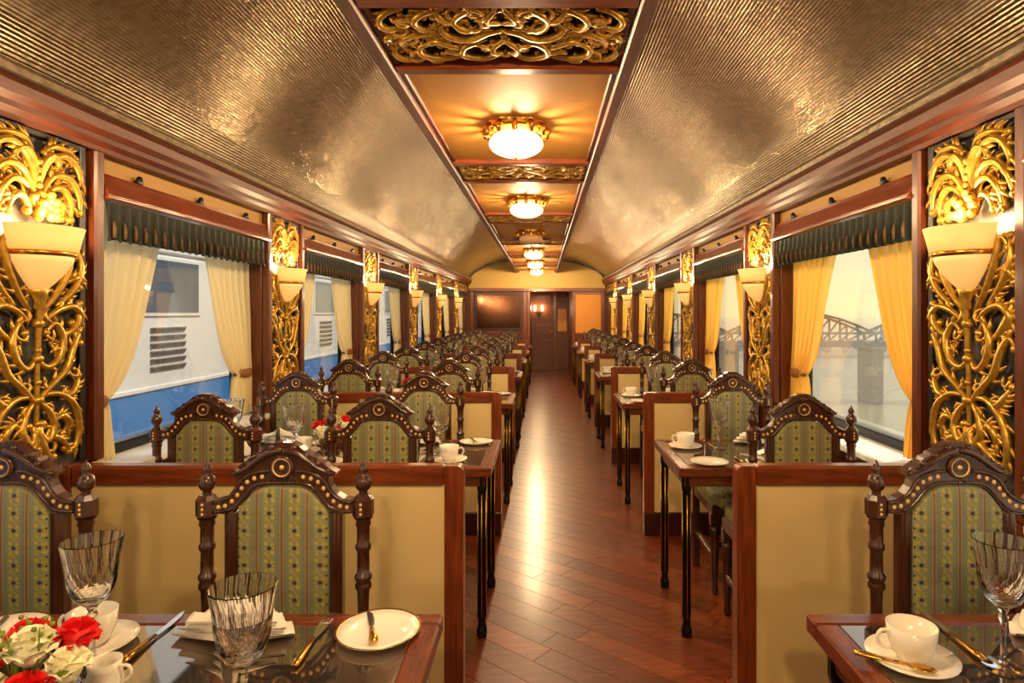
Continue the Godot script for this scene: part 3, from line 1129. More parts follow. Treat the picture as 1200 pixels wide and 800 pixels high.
# ------------------------------------------------------------------ furniture
func build_chair() -> void:
	var o := proto("chair", "dining_chair", "chair", "carved dining chairs with striped upholstery")
	var W: Material = M["chair_wood"]
	var post_x := 0.200
	for s in [-1.0, 1.0]:
		# rear post, turned, with an octagonal block and a finial
		var st := begin()
		lathe(st, [Vector2(0.0, 0.47), Vector2(0.017, 0.475), Vector2(0.017, 0.58), Vector2(0.022, 0.59), Vector2(0.022, 0.605), Vector2(0.015, 0.615), Vector2(0.014, 0.66),
			Vector2(0.016, 0.70), Vector2(0.021, 0.706), Vector2(0.021, 0.716), Vector2(0.017, 0.722), Vector2(0.022, 0.73), Vector2(0.022, 0.738), Vector2(0.016, 0.745), Vector2(0.0155, 0.80),
			Vector2(0.020, 0.806), Vector2(0.020, 0.816), Vector2(0.0165, 0.822), Vector2(0.0165, 0.862), Vector2(0.020, 0.868), Vector2(0.018, 0.878), Vector2(0.024, 0.886)], 14)
		lathe(st, [Vector2(0.0, 0.878), Vector2(0.018, 0.880), Vector2(0.027, 0.892), Vector2(0.027, 0.932), Vector2(0.018, 0.944), Vector2(0.0, 0.946)], 8, Vector3.ZERO, false, TAU, PI / 8)
		lathe(st, [Vector2(0.012, 0.943), Vector2(0.010, 0.952), Vector2(0.019, 0.962), Vector2(0.022, 0.976), Vector2(0.017, 0.990), Vector2(0.008, 0.998), Vector2(0.013, 1.005), Vector2(0.011, 1.014), Vector2(0.005, 1.024), Vector2(0.0, 1.034)], 14)
		var p := put("rear_post", st, W, o, Vector3(s * post_x, 0, 0))
		st = begin()
		for zz in [-1.0, 1.0]:
			for yy in [0.900, 0.912, 0.924]:
				ball(st, Vector3(0, yy, zz * 0.0248), Vector3(0.004, 0.0045, 0.003), 6, 4)
		put("inlay", st, M["ivory"], p)
		# rear leg
		st = begin()
		box(st, Vector3(-0.019, 0.0, -0.019), Vector3(0.019, 0.475, 0.019), 0.005)
		put("leg", st, W, o, Vector3(s * post_x, 0, 0))
		st = begin()
		lathe(st, [Vector2(0.0, 0.0), Vector2(0.012, 0.0), Vector2(0.018, 0.02), Vector2(0.013, 0.05), Vector2(0.016, 0.09), Vector2(0.02, 0.2), Vector2(0.024, 0.28), Vector2(0.018, 0.30), Vector2(0.026, 0.315), Vector2(0.026, 0.33), Vector2(0.02, 0.335), Vector2(0.02, 0.35)], 12)
		box(st, Vector3(-0.024, 0.345, -0.024), Vector3(0.024, 0.41, 0.024), 0.004)
		put("leg", st, W, o, Vector3(s * 0.195, 0, 0.37))
		# stile of the padded panel
		st = begin()
		box(st, Vector3(s * 0.116, 0.53, -0.017), Vector3(s * 0.150, 0.906, 0.017), 0.006)
		box(st, Vector3(s * 0.126, 0.53, -0.021), Vector3(s * 0.140, 0.906, 0.021), 0.004)
		put("stile", st, W, o)
		st = begin()
		box(st, Vector3(s * 0.195 - 0.012, 0.17, 0.0), Vector3(s * 0.195 + 0.012, 0.20, 0.37), 0.004)
		put("stretcher", st, W, o)
	var st := begin()
	box(st, Vector3(-0.19, 0.51, -0.016), Vector3(0.19, 0.565, 0.016), 0.006)
	put("lower_rail", st, W, o)
	st = begin()
	# ogee crest with scalloped top
	var r := [[0.0, 1.081], [0.022, 1.079], [0.042, 1.070], [0.055, 1.058], [0.066, 1.053], [0.072, 1.045], [0.086, 1.041], [0.092, 1.032], [0.106, 1.026], [0.116, 1.016], [0.136, 1.004], [0.132, 0.996], [0.120, 0.993], [0.116, 0.984],
		[0.122, 0.966], [0.136, 0.948], [0.155, 0.937], [0.178, 0.932], [0.178, 0.900], [0.150, 0.898], [0.128, 0.904], [0.112, 0.916], [0.098, 0.932], [0.084, 0.950], [0.068, 0.964], [0.050, 0.971], [0.025, 0.973], [0.0, 0.973]]
	var poly := PackedVector2Array()
	for q in r:
		poly.append(Vector2(q[0], q[1]))
	for i in range(r.size() - 2, 0, -1):
		poly.append(Vector2(-r[i][0], r[i][1]))
	extrude(st, poly, -0.016, 0.016)
	put("crest_rail", st, W, o)
	# raised carved ridges on the crest, both faces
	st = begin()
	for zz in [-1.0, 1.0]:
		for s in [-1.0, 1.0]:
			var a := []
			for q in [[0.0, 1.062], [0.035, 1.053], [0.065, 1.034], [0.095, 1.012], [0.128, 1.0]]:
				a.append(Vector3(s * q[0], q[1], zz * 0.018))
			tube(st, spline(a, 10), [0.008, 0.009, 0.009, 0.009, 0.009, 0.008, 0.008, 0.007, 0.006, 0.005, 0.004], 6)
			a = []
			for q in [[0.03, 1.008], [0.058, 1.006], [0.09, 0.995], [0.108, 0.978], [0.122, 0.955], [0.148, 0.934], [0.176, 0.927]]:
				a.append(Vector3(s * q[0], q[1], zz * 0.017))
			var c := spline(a, 14)
			var rr := []
			for i in c.size():
				rr.append(0.0045)
			tube(st, c, rr, 5)
			a = []
			for q in [[0.0, 0.979], [0.05, 0.977], [0.072, 0.969], [0.09, 0.952], [0.105, 0.934], [0.13, 0.911], [0.176, 0.904]]:
				a.append(Vector3(s * q[0], q[1], zz * 0.017))
			tube(st, spline(a, 14), rr, 5)
			for q in [[0.028, 1.066], [0.060, 1.046], [0.088, 1.026], [0.115, 1.008]]:
				ball(st, Vector3(s * q[0], q[1], zz * 0.016), Vector3(0.010, 0.009, 0.008), 7, 5)
	put("carved_mouldings", st, W, o)
	st = begin()
	for zz in [-1.0, 1.0]:
		for s in [-1.0, 1.0]:
			for q in [[0.163, 0.916], [0.146, 0.919], [0.129, 0.931], [0.115, 0.947], [0.104, 0.964], [0.090, 0.980], [0.072, 0.989], [0.052, 0.993]]:
				ball(st, Vector3(s * q[0], q[1], zz * 0.0165), Vector3(0.0055, 0.006, 0.004), 7, 5)
	put("bead_inlay", st, M["ivory"], o)
	for zz in [-1.0, 1.0]:
		st = begin()
		lathe(st, [Vector2(0.0, 0.0), Vector2(0.030, 0.0), Vector2(0.030, 0.006), Vector2(0.025, 0.010), Vector2(0.020, 0.006), Vector2(0.014, 0.006), Vector2(0.0, 0.006)], 18)
		var md := put("medallion", st, W, o, Vector3(0, 1.018, zz * 0.0155))
		md.rotation.x = zz * PI / 2
		st = begin()
		lathe(st, [Vector2(0.0205, 0.006), Vector2(0.022, 0.0085), Vector2(0.0235, 0.0102), Vector2(0.0225, 0.0108), Vector2(0.021, 0.009), Vector2(0.0205, 0.006)], 18)
		ball(st, Vector3(0, 0.006, 0), Vector3(0.0065, 0.005, 0.0065), 8, 5)
		put("ivory_ring", st, M["ivory"], md)
	st = begin()
	var cu := PackedVector2Array()
	for q in [[0.116, 0.56], [0.117, 0.70], [0.117, 0.84], [0.116, 0.905], [0.104, 0.922], [0.092, 0.938], [0.078, 0.954], [0.064, 0.964], [0.045, 0.971], [0.0, 0.974], [-0.045, 0.971], [-0.064, 0.964], [-0.078, 0.954], [-0.092, 0.938], [-0.104, 0.922], [-0.116, 0.905], [-0.117, 0.84], [-0.117, 0.70], [-0.116, 0.56], [0.0, 0.555]]:
		cu.append(Vector2(q[0], q[1]))
	pillow(st, cu, -0.008, 0.008, 0.014, 0.02)
	put("back_cushion", st, M["fabric"], o)
	# row of nails round the padded panel
	st = begin()
	for zz in [-1.0, 1.0]:
		for s in [-1.0, 1.0]:
			for i in 14:
				ball(st, Vector3(s * 0.1115, 0.575 + i * 0.024, zz * 0.017), Vector3(0.0028, 0.0028, 0.002), 5, 3)
	put("nail_row", st, M["black_metal"], o)
	st = begin()
	box(st, Vector3(-0.215, 0.395, 0.005), Vector3(0.215, 0.455, 0.40), 0.008)
	put("seat_rail", st, W, o)
	st = begin()
	var seat_poly := PackedVector2Array()
	for i in 24:
		var a := TAU * i / 24
		var cx := signf(cos(a)) * pow(absf(cos(a)), 0.35) * 0.218
		var cz := signf(sin(a)) * pow(absf(sin(a)), 0.35) * 0.195
		seat_poly.append(Vector2(cx, cz))
	pillow(st, seat_poly, -0.02, 0.02, 0.03, 0.02)
	var sc := put("seat_cushion", st, M["seat_fabric"], o, Vector3(0, 0.475, 0.222))
	sc.rotation.x = -PI / 2
	st = begin()
	box(st, Vector3(-0.195, 0.172, 0.175), Vector3(0.195, 0.198, 0.20), 0.004)
	put("stretcher", st, W, o)

func table_parts(o: Node3D, w: float, aisle: float) -> void:
	var h := w / 2.0
	var dz := 0.305
	var st := begin()
	box(st, Vector3(-h + 0.05, 0.715, -dz + 0.05), Vector3(h - 0.05, 0.743, dz - 0.05), 0.002)
	put("inset_top", st, M["tabletop"], o)
	for e in [-1.0, 1.0]:
		st = begin()
		box(st, Vector3(-h, 0.705, e * dz), Vector3(h, 0.7455, e * (dz - 0.05)), 0.005)
		put("edge_rail", st, M["table_wood_x"], o)
		st = begin()
		box(st, Vector3(e * h, 0.705, -dz + 0.05), Vector3(e * (h - 0.05), 0.7455, dz - 0.05), 0.005)
		put("edge_rail", st, M["table_wood_z"], o)
		st = begin()
		box(st, Vector3(-h + 0.05, 0.655, e * (dz - 0.04)), Vector3(h - 0.05, 0.705, e * (dz - 0.06)), 0.003)
		put("apron", st, M["table_wood_x"], o)
		st = begin()
		box(st, Vector3(e * (h - 0.03), 0.655, -dz + 0.04), Vector3(e * (h - 0.05), 0.705, dz - 0.04), 0.003)
		put("apron", st, M["table_wood_z"], o)
	st = begin()
	box(st, Vector3(-aisle * (h - 0.001), 0.62, -0.2), Vector3(-aisle * (h - 0.03), 0.71, 0.2), 0.004)
	put("wall_cleat", st, M["table_wood_z"], o)
	for ex in [aisle]:
		for ez in [-1.0, 1.0]:
			st = begin()
			lathe(st, [Vector2(0.0, 0.0), Vector2(0.022, 0.0), Vector2(0.024, 0.03), Vector2(0.017, 0.05), Vector2(0.0165, 0.08), Vector2(0.0165, 0.62), Vector2(0.022, 0.64), Vector2(0.022, 0.705), Vector2(0.0, 0.706)], 8, Vector3.ZERO, false, TAU, PI / 8)
			var lg := put("leg", st, M["black_metal"], o, Vector3(ex * (h - 0.045), 0, ez * (dz - 0.06)))
			st = begin()
			for a in [0, 1, 2, 3]:
				var c := Vector3(cos(a * PI / 2), 0, sin(a * PI / 2)) * 0.0175
				tube(st, [c + Vector3(0, 0.08, 0), c + Vector3(0, 0.35, 0), c + Vector3(0, 0.62, 0)], [0.003, 0.003, 0.003], 6)
			put("brass_reeding", st, M["brass"], lg)

func build_furniture() -> void:
	build_chair()
	var tl := proto("table_wide", "dining_table", "table", "wide four-seat tables")
	table_parts(tl, 1.37, 1.0)
	var tr := proto("table_small", "dining_table", "table", "small two-seat tables")
	table_parts(tr, 0.77, -1.0)
	for b in 7:
		var d := 1.085 + BAY * b
		var w: String = ORD[6 - b]
		place("table_wide", "wide four-seat table with dark glossy top, %s from end door" % w, P(-0.905, 0, d))
		place("table_small", "small two-seat table with dark glossy top, %s from end door" % w, P(0.967, 0, d))
		for q in [[-0.66, "aisle place"], [-1.37, "window place"], [1.055, ""]]:
			var sd: String = "train-side table" if q[0] < 0 else "river-side table"
			var pl: String = (", " + q[1]) if q[1] != "" else ""
			place("chair", "carved chair with back to end door, %s %s from it%s" % [w, sd, pl], P(q[0], 0, d + 0.525))
			if b > 0:
				place("chair", "carved chair facing the end door, %s %s from it%s" % [w, sd, pl], P(q[0], 0, d - 0.43), PI)
	# partitions between the bays
	for side in [-1.0, 1.0]:
		var x0 := half(side, 1.497)
		var x1 := -0.262 if side < 0 else 0.642
		var key := "partition%d" % side
		var pr := proto(key, "seat_partition", "partition", "low partitions between the bays")
		var wd := absf(x1 - x0)
		var t := 0.026
		# local: x from 0 at the aisle end to wd at the wall, along the side's direction
		var s: float = side
		var st := begin()
		box(st, Vector3(s * 0.06, 0.14, -t + 0.008), Vector3(s * (wd - 0.06), 0.84, t - 0.008), 0.0)
		put("cream_panel", st, M["cream_panel"], pr)
		st = begin()
		var pp := PackedVector2Array([Vector2(0, 0), Vector2(0, 0.88)])
		for i in 5:
			var a := PI / 2 * (i + 1) / 6.0
			pp.append(Vector2(s * (0.022 - 0.022 * cos(a)), 0.88 + 0.022 * sin(a)))
		pp.append(Vector2(s * 0.022, 0.902))
		pp.append(Vector2(s * 0.063, 0.902))
		pp.append(Vector2(s * 0.063, 0))
		extrude(st, pp, -t, t)
		put("aisle_post", st, M["mahogany_y"], pr)
		st = begin()
		box(st, Vector3(s * (wd - 0.06), 0, -t), Vector3(s * wd, 0.902, t), 0.004)
		put("wall_post", st, M["mahogany_y"], pr)
		st = begin()
		box(st, Vector3(s * 0.063, 0.835, -t - 0.002), Vector3(s * (wd - 0.06), 0.903, t + 0.002), 0.008)
		put("top_rail", st, M["mahogany_x"], pr)
		st = begin()
		box(st, Vector3(s * 0.0, 0.0, -t - 0.006), Vector3(s * wd, 0.145, t + 0.006), 0.006)
		put("base_rail", st, M["dark_wood"], pr)
		for k in 6:
			place(key, "mahogany partition with cream panel, %s from the end door, %s" % [ORD[5 - k], side_word(side)], P(x1, 0, 2.1 + BAY * k))

# ------------------------------------------------------------------ tableware
func build_tableware_protos() -> void:
	# cut crystal goblet
	var o := proto("goblet", "crystal_goblet", "goblet", "cut crystal goblets")
	var st := begin()
	var outer := [Vector2(0.0, 0.112), Vector2(0.013, 0.115), Vector2(0.028, 0.128), Vector2(0.037, 0.146), Vector2(0.0405, 0.160), Vector2(0.0425, 0.176), Vector2(0.044, 0.192), Vector2(0.0475, 0.215), Vector2(0.0515, 0.238)]
	var inner := [Vector2(0.0500, 0.239), Vector2(0.0455, 0.215), Vector2(0.0405, 0.190), Vector2(0.0375, 0.165), Vector2(0.031, 0.146), Vector2(0.02, 0.132), Vector2(0.0, 0.126)]
	cut_lathe(st, outer, 16, 1, 6)
	lathe(st, [outer[8], inner[0]], 16, Vector3.ZERO, false)
	lathe(st, inner, 16)
	put("bowl", st, M["crystal"], o)
	st = begin()
	lathe(st, [Vector2(0.0, 0.009), Vector2(0.008, 0.0095), Vector2(0.0055, 0.022), Vector2(0.0048, 0.06), Vector2(0.0055, 0.085), Vector2(0.0095, 0.095), Vector2(0.0065, 0.104), Vector2(0.010, 0.1115), Vector2(0.0, 0.1118)], 8, Vector3.ZERO, false)
	put("stem", st, M["crystal"], o)
	st = begin()
	lathe(st, [Vector2(0.0, 0.0), Vector2(0.036, 0.0), Vector2(0.0375, 0.002), Vector2(0.034, 0.004), Vector2(0.014, 0.0065), Vector2(0.0, 0.0088)], 24)
	put("foot", st, M["crystal"], o)
	# cup and saucer
	o = proto("cup", "tea_cup", "cup", "white tea cups")
	st = begin()
	lathe(st, [Vector2(0.0, 0.0), Vector2(0.024, 0.0), Vector2(0.026, 0.005), Vector2(0.034, 0.014), Vector2(0.041, 0.032), Vector2(0.0445, 0.066), Vector2(0.043, 0.0665), Vector2(0.039, 0.034), Vector2(0.031, 0.017), Vector2(0.0, 0.010)], 28)
	put("body", st, M["china"], o)
	st = begin()
	tube(st, spline([Vector3(-0.042, 0.054, 0), Vector3(-0.058, 0.056, 0), Vector3(-0.066, 0.042, 0), Vector3(-0.058, 0.026, 0), Vector3(-0.038, 0.022, 0)], 12), [0.003, 0.0035, 0.0035, 0.0035, 0.0035, 0.0035, 0.0035, 0.0035, 0.0035, 0.0035, 0.0035, 0.0035, 0.003], 8)
	put("handle", st, M["china"], o)
	o = proto("saucer", "saucer", "saucer", "white saucers")
	st = begin()
	lathe(st, [Vector2(0.0, 0.0), Vector2(0.045, 0.0), Vector2(0.05, 0.002), Vector2(0.08, 0.012), Vector2(0.081, 0.0145), Vector2(0.05, 0.0055), Vector2(0.03, 0.0045), Vector2(0.0, 0.0045)], 32)
	put("dish", st, M["china"], o)
	o = proto("plate", "side_plate", "plate", "white side plates")
	st = begin()
	lathe(st, [Vector2(0.0, 0.0), Vector2(0.05, 0.0), Vector2(0.06, 0.004), Vector2(0.085, 0.012), Vector2(0.086, 0.0145), Vector2(0.06, 0.0085), Vector2(0.055, 0.006), Vector2(0.0, 0.006)], 36)
	put("dish", st, M["china"], o)
	st = begin()
	lathe(st, [Vector2(0.0825, 0.0138), Vector2(0.086, 0.0152), Vector2(0.0868, 0.0142), Vector2(0.0835, 0.0130)], 36)
	put("gilt_rim", st, M["brass"], o)
	# knife, fork, butter knife, spoon: gilt
	for q in [["knife", "table_knife", "knife", "gilt table knives"], ["fork", "table_fork", "fork", "gilt table forks"], ["butter", "butter_knife", "knife", "gilt butter knives"], ["spoon", "teaspoon", "spoon", "gilt teaspoons"]]:
		o = proto(q[0], q[1], q[2], q[3])
		var L: float = 0.21 if q[0] in ["knife", "fork"] else 0.14
		st = begin()
		tube(st, [Vector3(0, 0.006, L / 2), Vector3(0, 0.007, L * 0.4), Vector3(0, 0.006, L * 0.2), Vector3(0, 0.005, 0.0)], [0.007, 0.0095, 0.0065, 0.004], 8, Vector3.UP, 0.55)
		put("handle", st, M["brass"], o)
		st = begin()
		if q[2] == "knife":
			extrude(st, PackedVector2Array([Vector2(-0.004, 0.0), Vector2(0.006, 0.0), Vector2(0.009, L * 0.2), Vector2(0.008, L * 0.38), Vector2(0.0, L * 0.5), Vector2(-0.004, L * 0.44)]), 0.003, 0.005, Transform3D(Basis(Vector3.RIGHT, Vector3(0, 0, -1), Vector3.UP), Vector3.ZERO))
			put("blade", st, M["silver"], o)
		elif q[2] == "fork":
			extrude(st, PackedVector2Array([Vector2(-0.004, 0.0), Vector2(0.004, 0.0), Vector2(0.011, L * 0.2), Vector2(0.011, L * 0.28), Vector2(-0.011, L * 0.28), Vector2(-0.011, L * 0.2)]), 0.003, 0.005, Transform3D(Basis(Vector3.RIGHT, Vector3(0, 0, -1), Vector3.UP), Vector3.ZERO))
			put("neck", st, M["silver"], o)
			for i in 4:
				st = begin()
				var x := -0.0095 + i * 0.00633
				tube(st, [Vector3(x, 0.004, -L * 0.27), Vector3(x, 0.003, -L * 0.38), Vector3(x, 0.006, -L * 0.49)], [0.0016, 0.0016, 0.0008], 5)
				put("tine", st, M["silver"], o)
		else:
			ball(st, Vector3(0, 0.005, -L * 0.3), Vector3(0.014, 0.004, 0.024), 12, 6)
			tube(st, [Vector3(0, 0.005, 0.002), Vector3(0, 0.006, -L * 0.2)], [0.004, 0.003], 6)
			put("bowl", st, M["brass"], o)
	# folded napkin: three fanned layers
	o = proto("napkin", "folded_napkin", "napkin", "folded white napkins")
	for l in 3:
		st = begin()
		st.set_smooth_group(0)
		var g := []
		for a in 25:
			var row := []
			for r in 9:
				var f := r / 8.0
				var th := deg_to_rad(lerpf(-78.0, 78.0, a / 24.0))
				var rad := (0.125 - 0.016 * l) * (0.12 + 0.88 * f)
				var y := 0.004 + 0.019 * l + 0.05 * pow(1.0 - f, 1.3) * cos(th) + 0.011 * f * absf(fposmod(a * 0.5 + l * 0.5, 2.0) - 1.0)
				row.append(Vector3(sin(th) * rad * 1.02, y, 0.055 - cos(th) * rad))
			g.append(row)
		for a in 24:
			for r in 8:
				quad(st, g[a][r], g[a + 1][r], g[a + 1][r + 1], g[a][r + 1])
				var dn := Vector3(0, -0.004, 0)
				quad(st, g[a][r] + dn, g[a][r + 1] + dn, g[a + 1][r + 1] + dn, g[a + 1][r] + dn)
			quad(st, g[a][8], g[a + 1][8], g[a + 1][8] + Vector3(0, -0.004, 0), g[a][8] + Vector3(0, -0.004, 0))
		put("fold", st, M["linen"], o)
	# flower arrangement
	o = proto("flowers", "flower_bowl", "flowers", "bowls of red and white carnations")
	st = begin()
	lathe(st, [Vector2(0.0, 0.0), Vector2(0.035, 0.0), Vector2(0.037, 0.006), Vector2(0.028, 0.012), Vector2(0.045, 0.028), Vector2(0.06, 0.05), Vector2(0.062, 0.062), Vector2(0.057, 0.062), Vector2(0.05, 0.05), Vector2(0.0, 0.04)], 24)
	put("bowl", st, M["dark_brass"], o)
	rng.seed = 33
	var blooms := [[0.035, 0.095, 0.045, 0.036, 0], [-0.03, 0.10, 0.05, 0.036, 1], [0.062, 0.115, -0.005, 0.03, 1], [-0.068, 0.12, 0.0, 0.03, 0], [0.01, 0.145, 0.0, 0.034, 1], [-0.03, 0.135, -0.045, 0.033, 0], [0.045, 0.138, -0.045, 0.032, 0], [0.0, 0.11, -0.07, 0.03, 1]]
	for q in blooms:
		st = begin()
		var c := Vector3.ZERO
		for ring in 4:
			var np := 9 - ring * 2
			for i in np:
				var a := TAU * (i + 0.5 * ring) / np + rng.randf() * 0.3
				var el := deg_to_rad(8.0 + 22.0 * ring) 
				var dirv := Vector3(cos(a) * cos(el), sin(el), sin(a) * cos(el))
				var sidev := Vector3(-sin(a), 0, cos(a))
				var upv := sidev.cross(dirv)
				var rr: float = q[3]
				var wv := rr * (0.62 - 0.06 * ring)
				var base := c + dirv * rr * 0.2
				var t0 := c + dirv * rr - sidev * wv + upv * rr * (0.12 * rng.randf() - 0.2)
				var t1 := c + dirv * rr * 1.12 - sidev * wv * 0.4 + upv * rr * 0.2 * (rng.randf() - 0.5)
				var t2 := c + dirv * rr * 1.08 + sidev * wv * 0.4 + upv * rr * 0.2 * (rng.randf() - 0.5)
				var t3 := c + dirv * rr + sidev * wv + upv * rr * (0.12 * rng.randf() - 0.2)
				for tt in [[base, t0, t1], [base, t1, t2], [base, t2, t3]]:
					tri(st, tt[0], tt[1], tt[2])
		ball(st, c, Vector3(q[3], q[3], q[3]) * 0.72, 8, 6)
		put("carnation", st, M["petal_red" if q[4] == 0 else "petal_white"], o, Vector3(q[0], q[1], q[2]))
	for i in 16:
		st = begin()
		var a := TAU * i / 16 + rng.randf() * 0.3
		var dirv := Vector3(cos(a), 0, sin(a))
		var sv := Vector3(-sin(a), 0, cos(a))
		var l := 0.035 + 0.025 * rng.randf()
		var y0 := 0.05 + 0.05 * rng.randf()
		var b0 := dirv * 0.04 + Vector3(0, y0, 0)
		var mid := dirv * (0.04 + l * 0.55) + Vector3(0, y0 + 0.02, 0)
		var tip := dirv * (0.04 + l) + Vector3(0, y0 + 0.005 + 0.02 * rng.randf(), 0)
		var hw := 0.012 + 0.006 * rng.randf()
		tri(st, b0, mid + sv * hw, mid + Vector3(0, 0.004, 0))
		tri(st, b0, mid + Vector3(0, 0.004, 0), mid - sv * hw)
		tri(st, mid + sv * hw, tip, mid + Vector3(0, 0.004, 0))
		tri(st, mid + Vector3(0, 0.004, 0), tip, mid - sv * hw)
		put("leaf", st, M["leaf"], o)
	for i in 5:
		st = begin()
		var a := TAU * i / 5 + 0.4
		var q0 := Vector3(cos(a) * 0.02, 0.1, sin(a) * 0.02)
		var q1 := Vector3(cos(a) * 0.035, 0.185, sin(a) * 0.03)
		tube(st, [q0, (q0 + q1) / 2.0 + Vector3(0.004, 0, 0), q1], [0.002, 0.0015, 0.001], 5)
		for j in 5:
			ball(st, q0.lerp(q1, 0.6 + 0.1 * j) + Vector3(0.006 * (j % 2 * 2 - 1), 0, 0.003), Vector3(0.0045, 0.004, 0.0045), 6, 4)
		put("filler_sprig", st, M["leaf"], o)
	o = proto("shaker", "salt_shaker", "shaker", "crystal table shakers")
	st = begin()
	cut_lathe(st, [Vector2(0.0, 0.0), Vector2(0.022, 0.0), Vector2(0.024, 0.008), Vector2(0.026, 0.02), Vector2(0.025, 0.032), Vector2(0.018, 0.042), Vector2(0.0, 0.043)], 12, 1, 5)
	put("glass_body", st, M["crystal"], o)
	st = begin()
	lathe(st, [Vector2(0.019, 0.0425), Vector2(0.019, 0.05), Vector2(0.012, 0.06), Vector2(0.0, 0.063)], 16)
	put("cap", st, M["silver"], o)
	o = proto("creamer", "cream_jug", "jug", "white cream jugs")
	st = begin()
	lathe(st, [Vector2(0.0, 0.0), Vector2(0.022, 0.0), Vector2(0.026, 0.008), Vector2(0.03, 0.025), Vector2(0.025, 0.045), Vector2(0.027, 0.06), Vector2(0.025, 0.06), Vector2(0.022, 0.045), Vector2(0.026, 0.025), Vector2(0.0, 0.01)], 20)
	put("body", st, M["china"], o)
	st = begin()
	tube(st, spline([Vector3(0.026, 0.05, 0), Vector3(0.042, 0.05, 0), Vector3(0.046, 0.034, 0), Vector3(0.028, 0.018, 0)], 8), [0.003, 0.003, 0.003, 0.003, 0.003, 0.003, 0.003, 0.003, 0.003], 8)
	put("handle", st, M["china"], o)

func cut_lathe(st: SurfaceTool, prof: Array, segs: int, r0: int, r1: int) -> void:
	# a lathe whose rows r0..r1 are turned by half a step in alternation, so that the faces form cut diamonds
	st.set_smooth_group(-1)
	for i in prof.size() - 1:
		var p: Vector2 = prof[i]
		var q: Vector2 = prof[i + 1]
		var s0 := 0.5 if i >= r0 and i <= r1 and i % 2 == 1 else 0.0
		var s1 := 0.5 if i + 1 >= r0 and i + 1 <= r1 and (i + 1) % 2 == 1 else 0.0
		for k in segs:
			var f := func(v: Vector2, t: float) -> Vector3:
				var a := TAU * t / segs
				return Vector3(cos(a) * v.x, v.y, -sin(a) * v.x)
			if s0 == s1:
				if p.x > 1e-5:
					tri(st, f.call(p, k + s0), f.call(p, k + 1 + s0), f.call(q, k + 1 + s1))
				tri(st, f.call(p, k + s0), f.call(q, k + 1 + s1), f.call(q, k + s1))
			elif s1 > s0:
				tri(st, f.call(p, k), f.call(p, k + 1), f.call(q, k + 0.5))
				tri(st, f.call(p, k + 1), f.call(q, k + 1.5), f.call(q, k + 0.5))
			else:
				tri(st, f.call(p, k + 0.5), f.call(p, k + 1.5), f.call(q, k + 1))
				tri(st, f.call(p, k + 0.5), f.call(q, k + 1), f.call(q, k))

func build_tableware() -> void:
	mat("dark_brass", Color(0.45, 0.27, 0.13), 0.3, 0.8)
	build_tableware_protos()
	var Y := 0.7435
	for b in 7:
		var d0 := 1.085 + BAY * b
		for q in [[-0.66, "aisle place, "], [-1.33, "window place, "], [1.055, ""]]:
			for e in [1.0, -1.0]:          # 1: diner with the back to the end door, -1: opposite
				var x: float = q[0]
				var riv: bool = x > 0.0
				var win: bool = x < -1.0
				var seatw := "%s%s" % [q[1], "back to end door" if e > 0 else "facing end door"]
				var where := "%s, %s %s table from door" % [seatw, ORD[6 - b], side_word(1.0 if riv else -1.0)]
				var turn := 0.0 if e > 0 else PI
				var at := func(dx: float, dd: float, y := 0.0) -> Vector3:
					return P(x + e * dx, Y + y, d0 + e * dd)
				place("napkin", "folded white napkin, " + where, at.call(0.03 if not win else 0.0, 0.22), turn)
				place("goblet", "cut crystal goblet, " + where, at.call(-0.19, 0.10 if not riv else 0.095), turn)
				var cup_dx := -0.24 if not riv else -0.35
				if win or (riv and e < 0):
					cup_dx = -0.19
				var cup_dd := 0.17 if not riv else 0.115
				if win or (riv and e < 0):
					cup_dd = 0.0
				place("saucer", "white saucer under cup, " + where, at.call(cup_dx, cup_dd), turn)
				place("cup", "white tea cup, " + where, at.call(cup_dx, cup_dd, 0.0046), turn)
				var plate_dx := 0.32
				if win or (riv and e > 0):
					plate_dx = 0.22
				if not win and not riv and e < 0:
					plate_dx = 0.30
				if not (riv and e > 0) and not (win and e < 0):
					place("plate", "white side plate, " + where, at.call(plate_dx, 0.215 if not win else 0.20), turn)
					if b < 3 and e > 0:
						place("butter", "gilt butter knife on plate, " + where, at.call(plate_dx - 0.015, 0.215 if not win else 0.20, 0.0135), turn + 0.35)
				if b < 3:
					if riv:
						place("knife", "gilt table knife, " + where, at.call(-0.215 if e > 0 else -0.13, 0.215 if e > 0 else 0.2), turn)
						place("fork", "gilt table fork, " + where, at.call(0.17, 0.2), turn)
					else:
						if not win:
							place("knife", "gilt table knife, " + where, at.call(-0.135, 0.205), turn)
						place("fork", "gilt table fork, " + where, at.call(0.195 if not win else 0.13, 0.195), turn)
		if b < 6:
			place("flowers", "bowl of red and white carnations, %s train-side table from the end door" % ORD[6 - b], P(-0.80 if b == 0 else -1.0, Y, d0 - (0.115 if b == 0 else 0.0)))
		if b < 2:
			place("shaker", "cut crystal salt shaker beside the flower bowl, %s table from the end door" % ORD[6 - b], P(-0.83 if b == 0 else -0.88, Y, d0 + (0.005 if b == 0 else -0.075)))
			place("creamer", "small white cream jug beside the flower bowl, %s table from the end door" % ORD[6 - b], P(-0.765 if b == 0 else -0.82, Y, d0 - (-0.012 if b == 0 else 0.02)))
	place("spoon", "gilt teaspoon on the saucer edge of the seventh river-side table", P(0.655, Y + 0.0135, 1.165), deg_to_rad(-118))

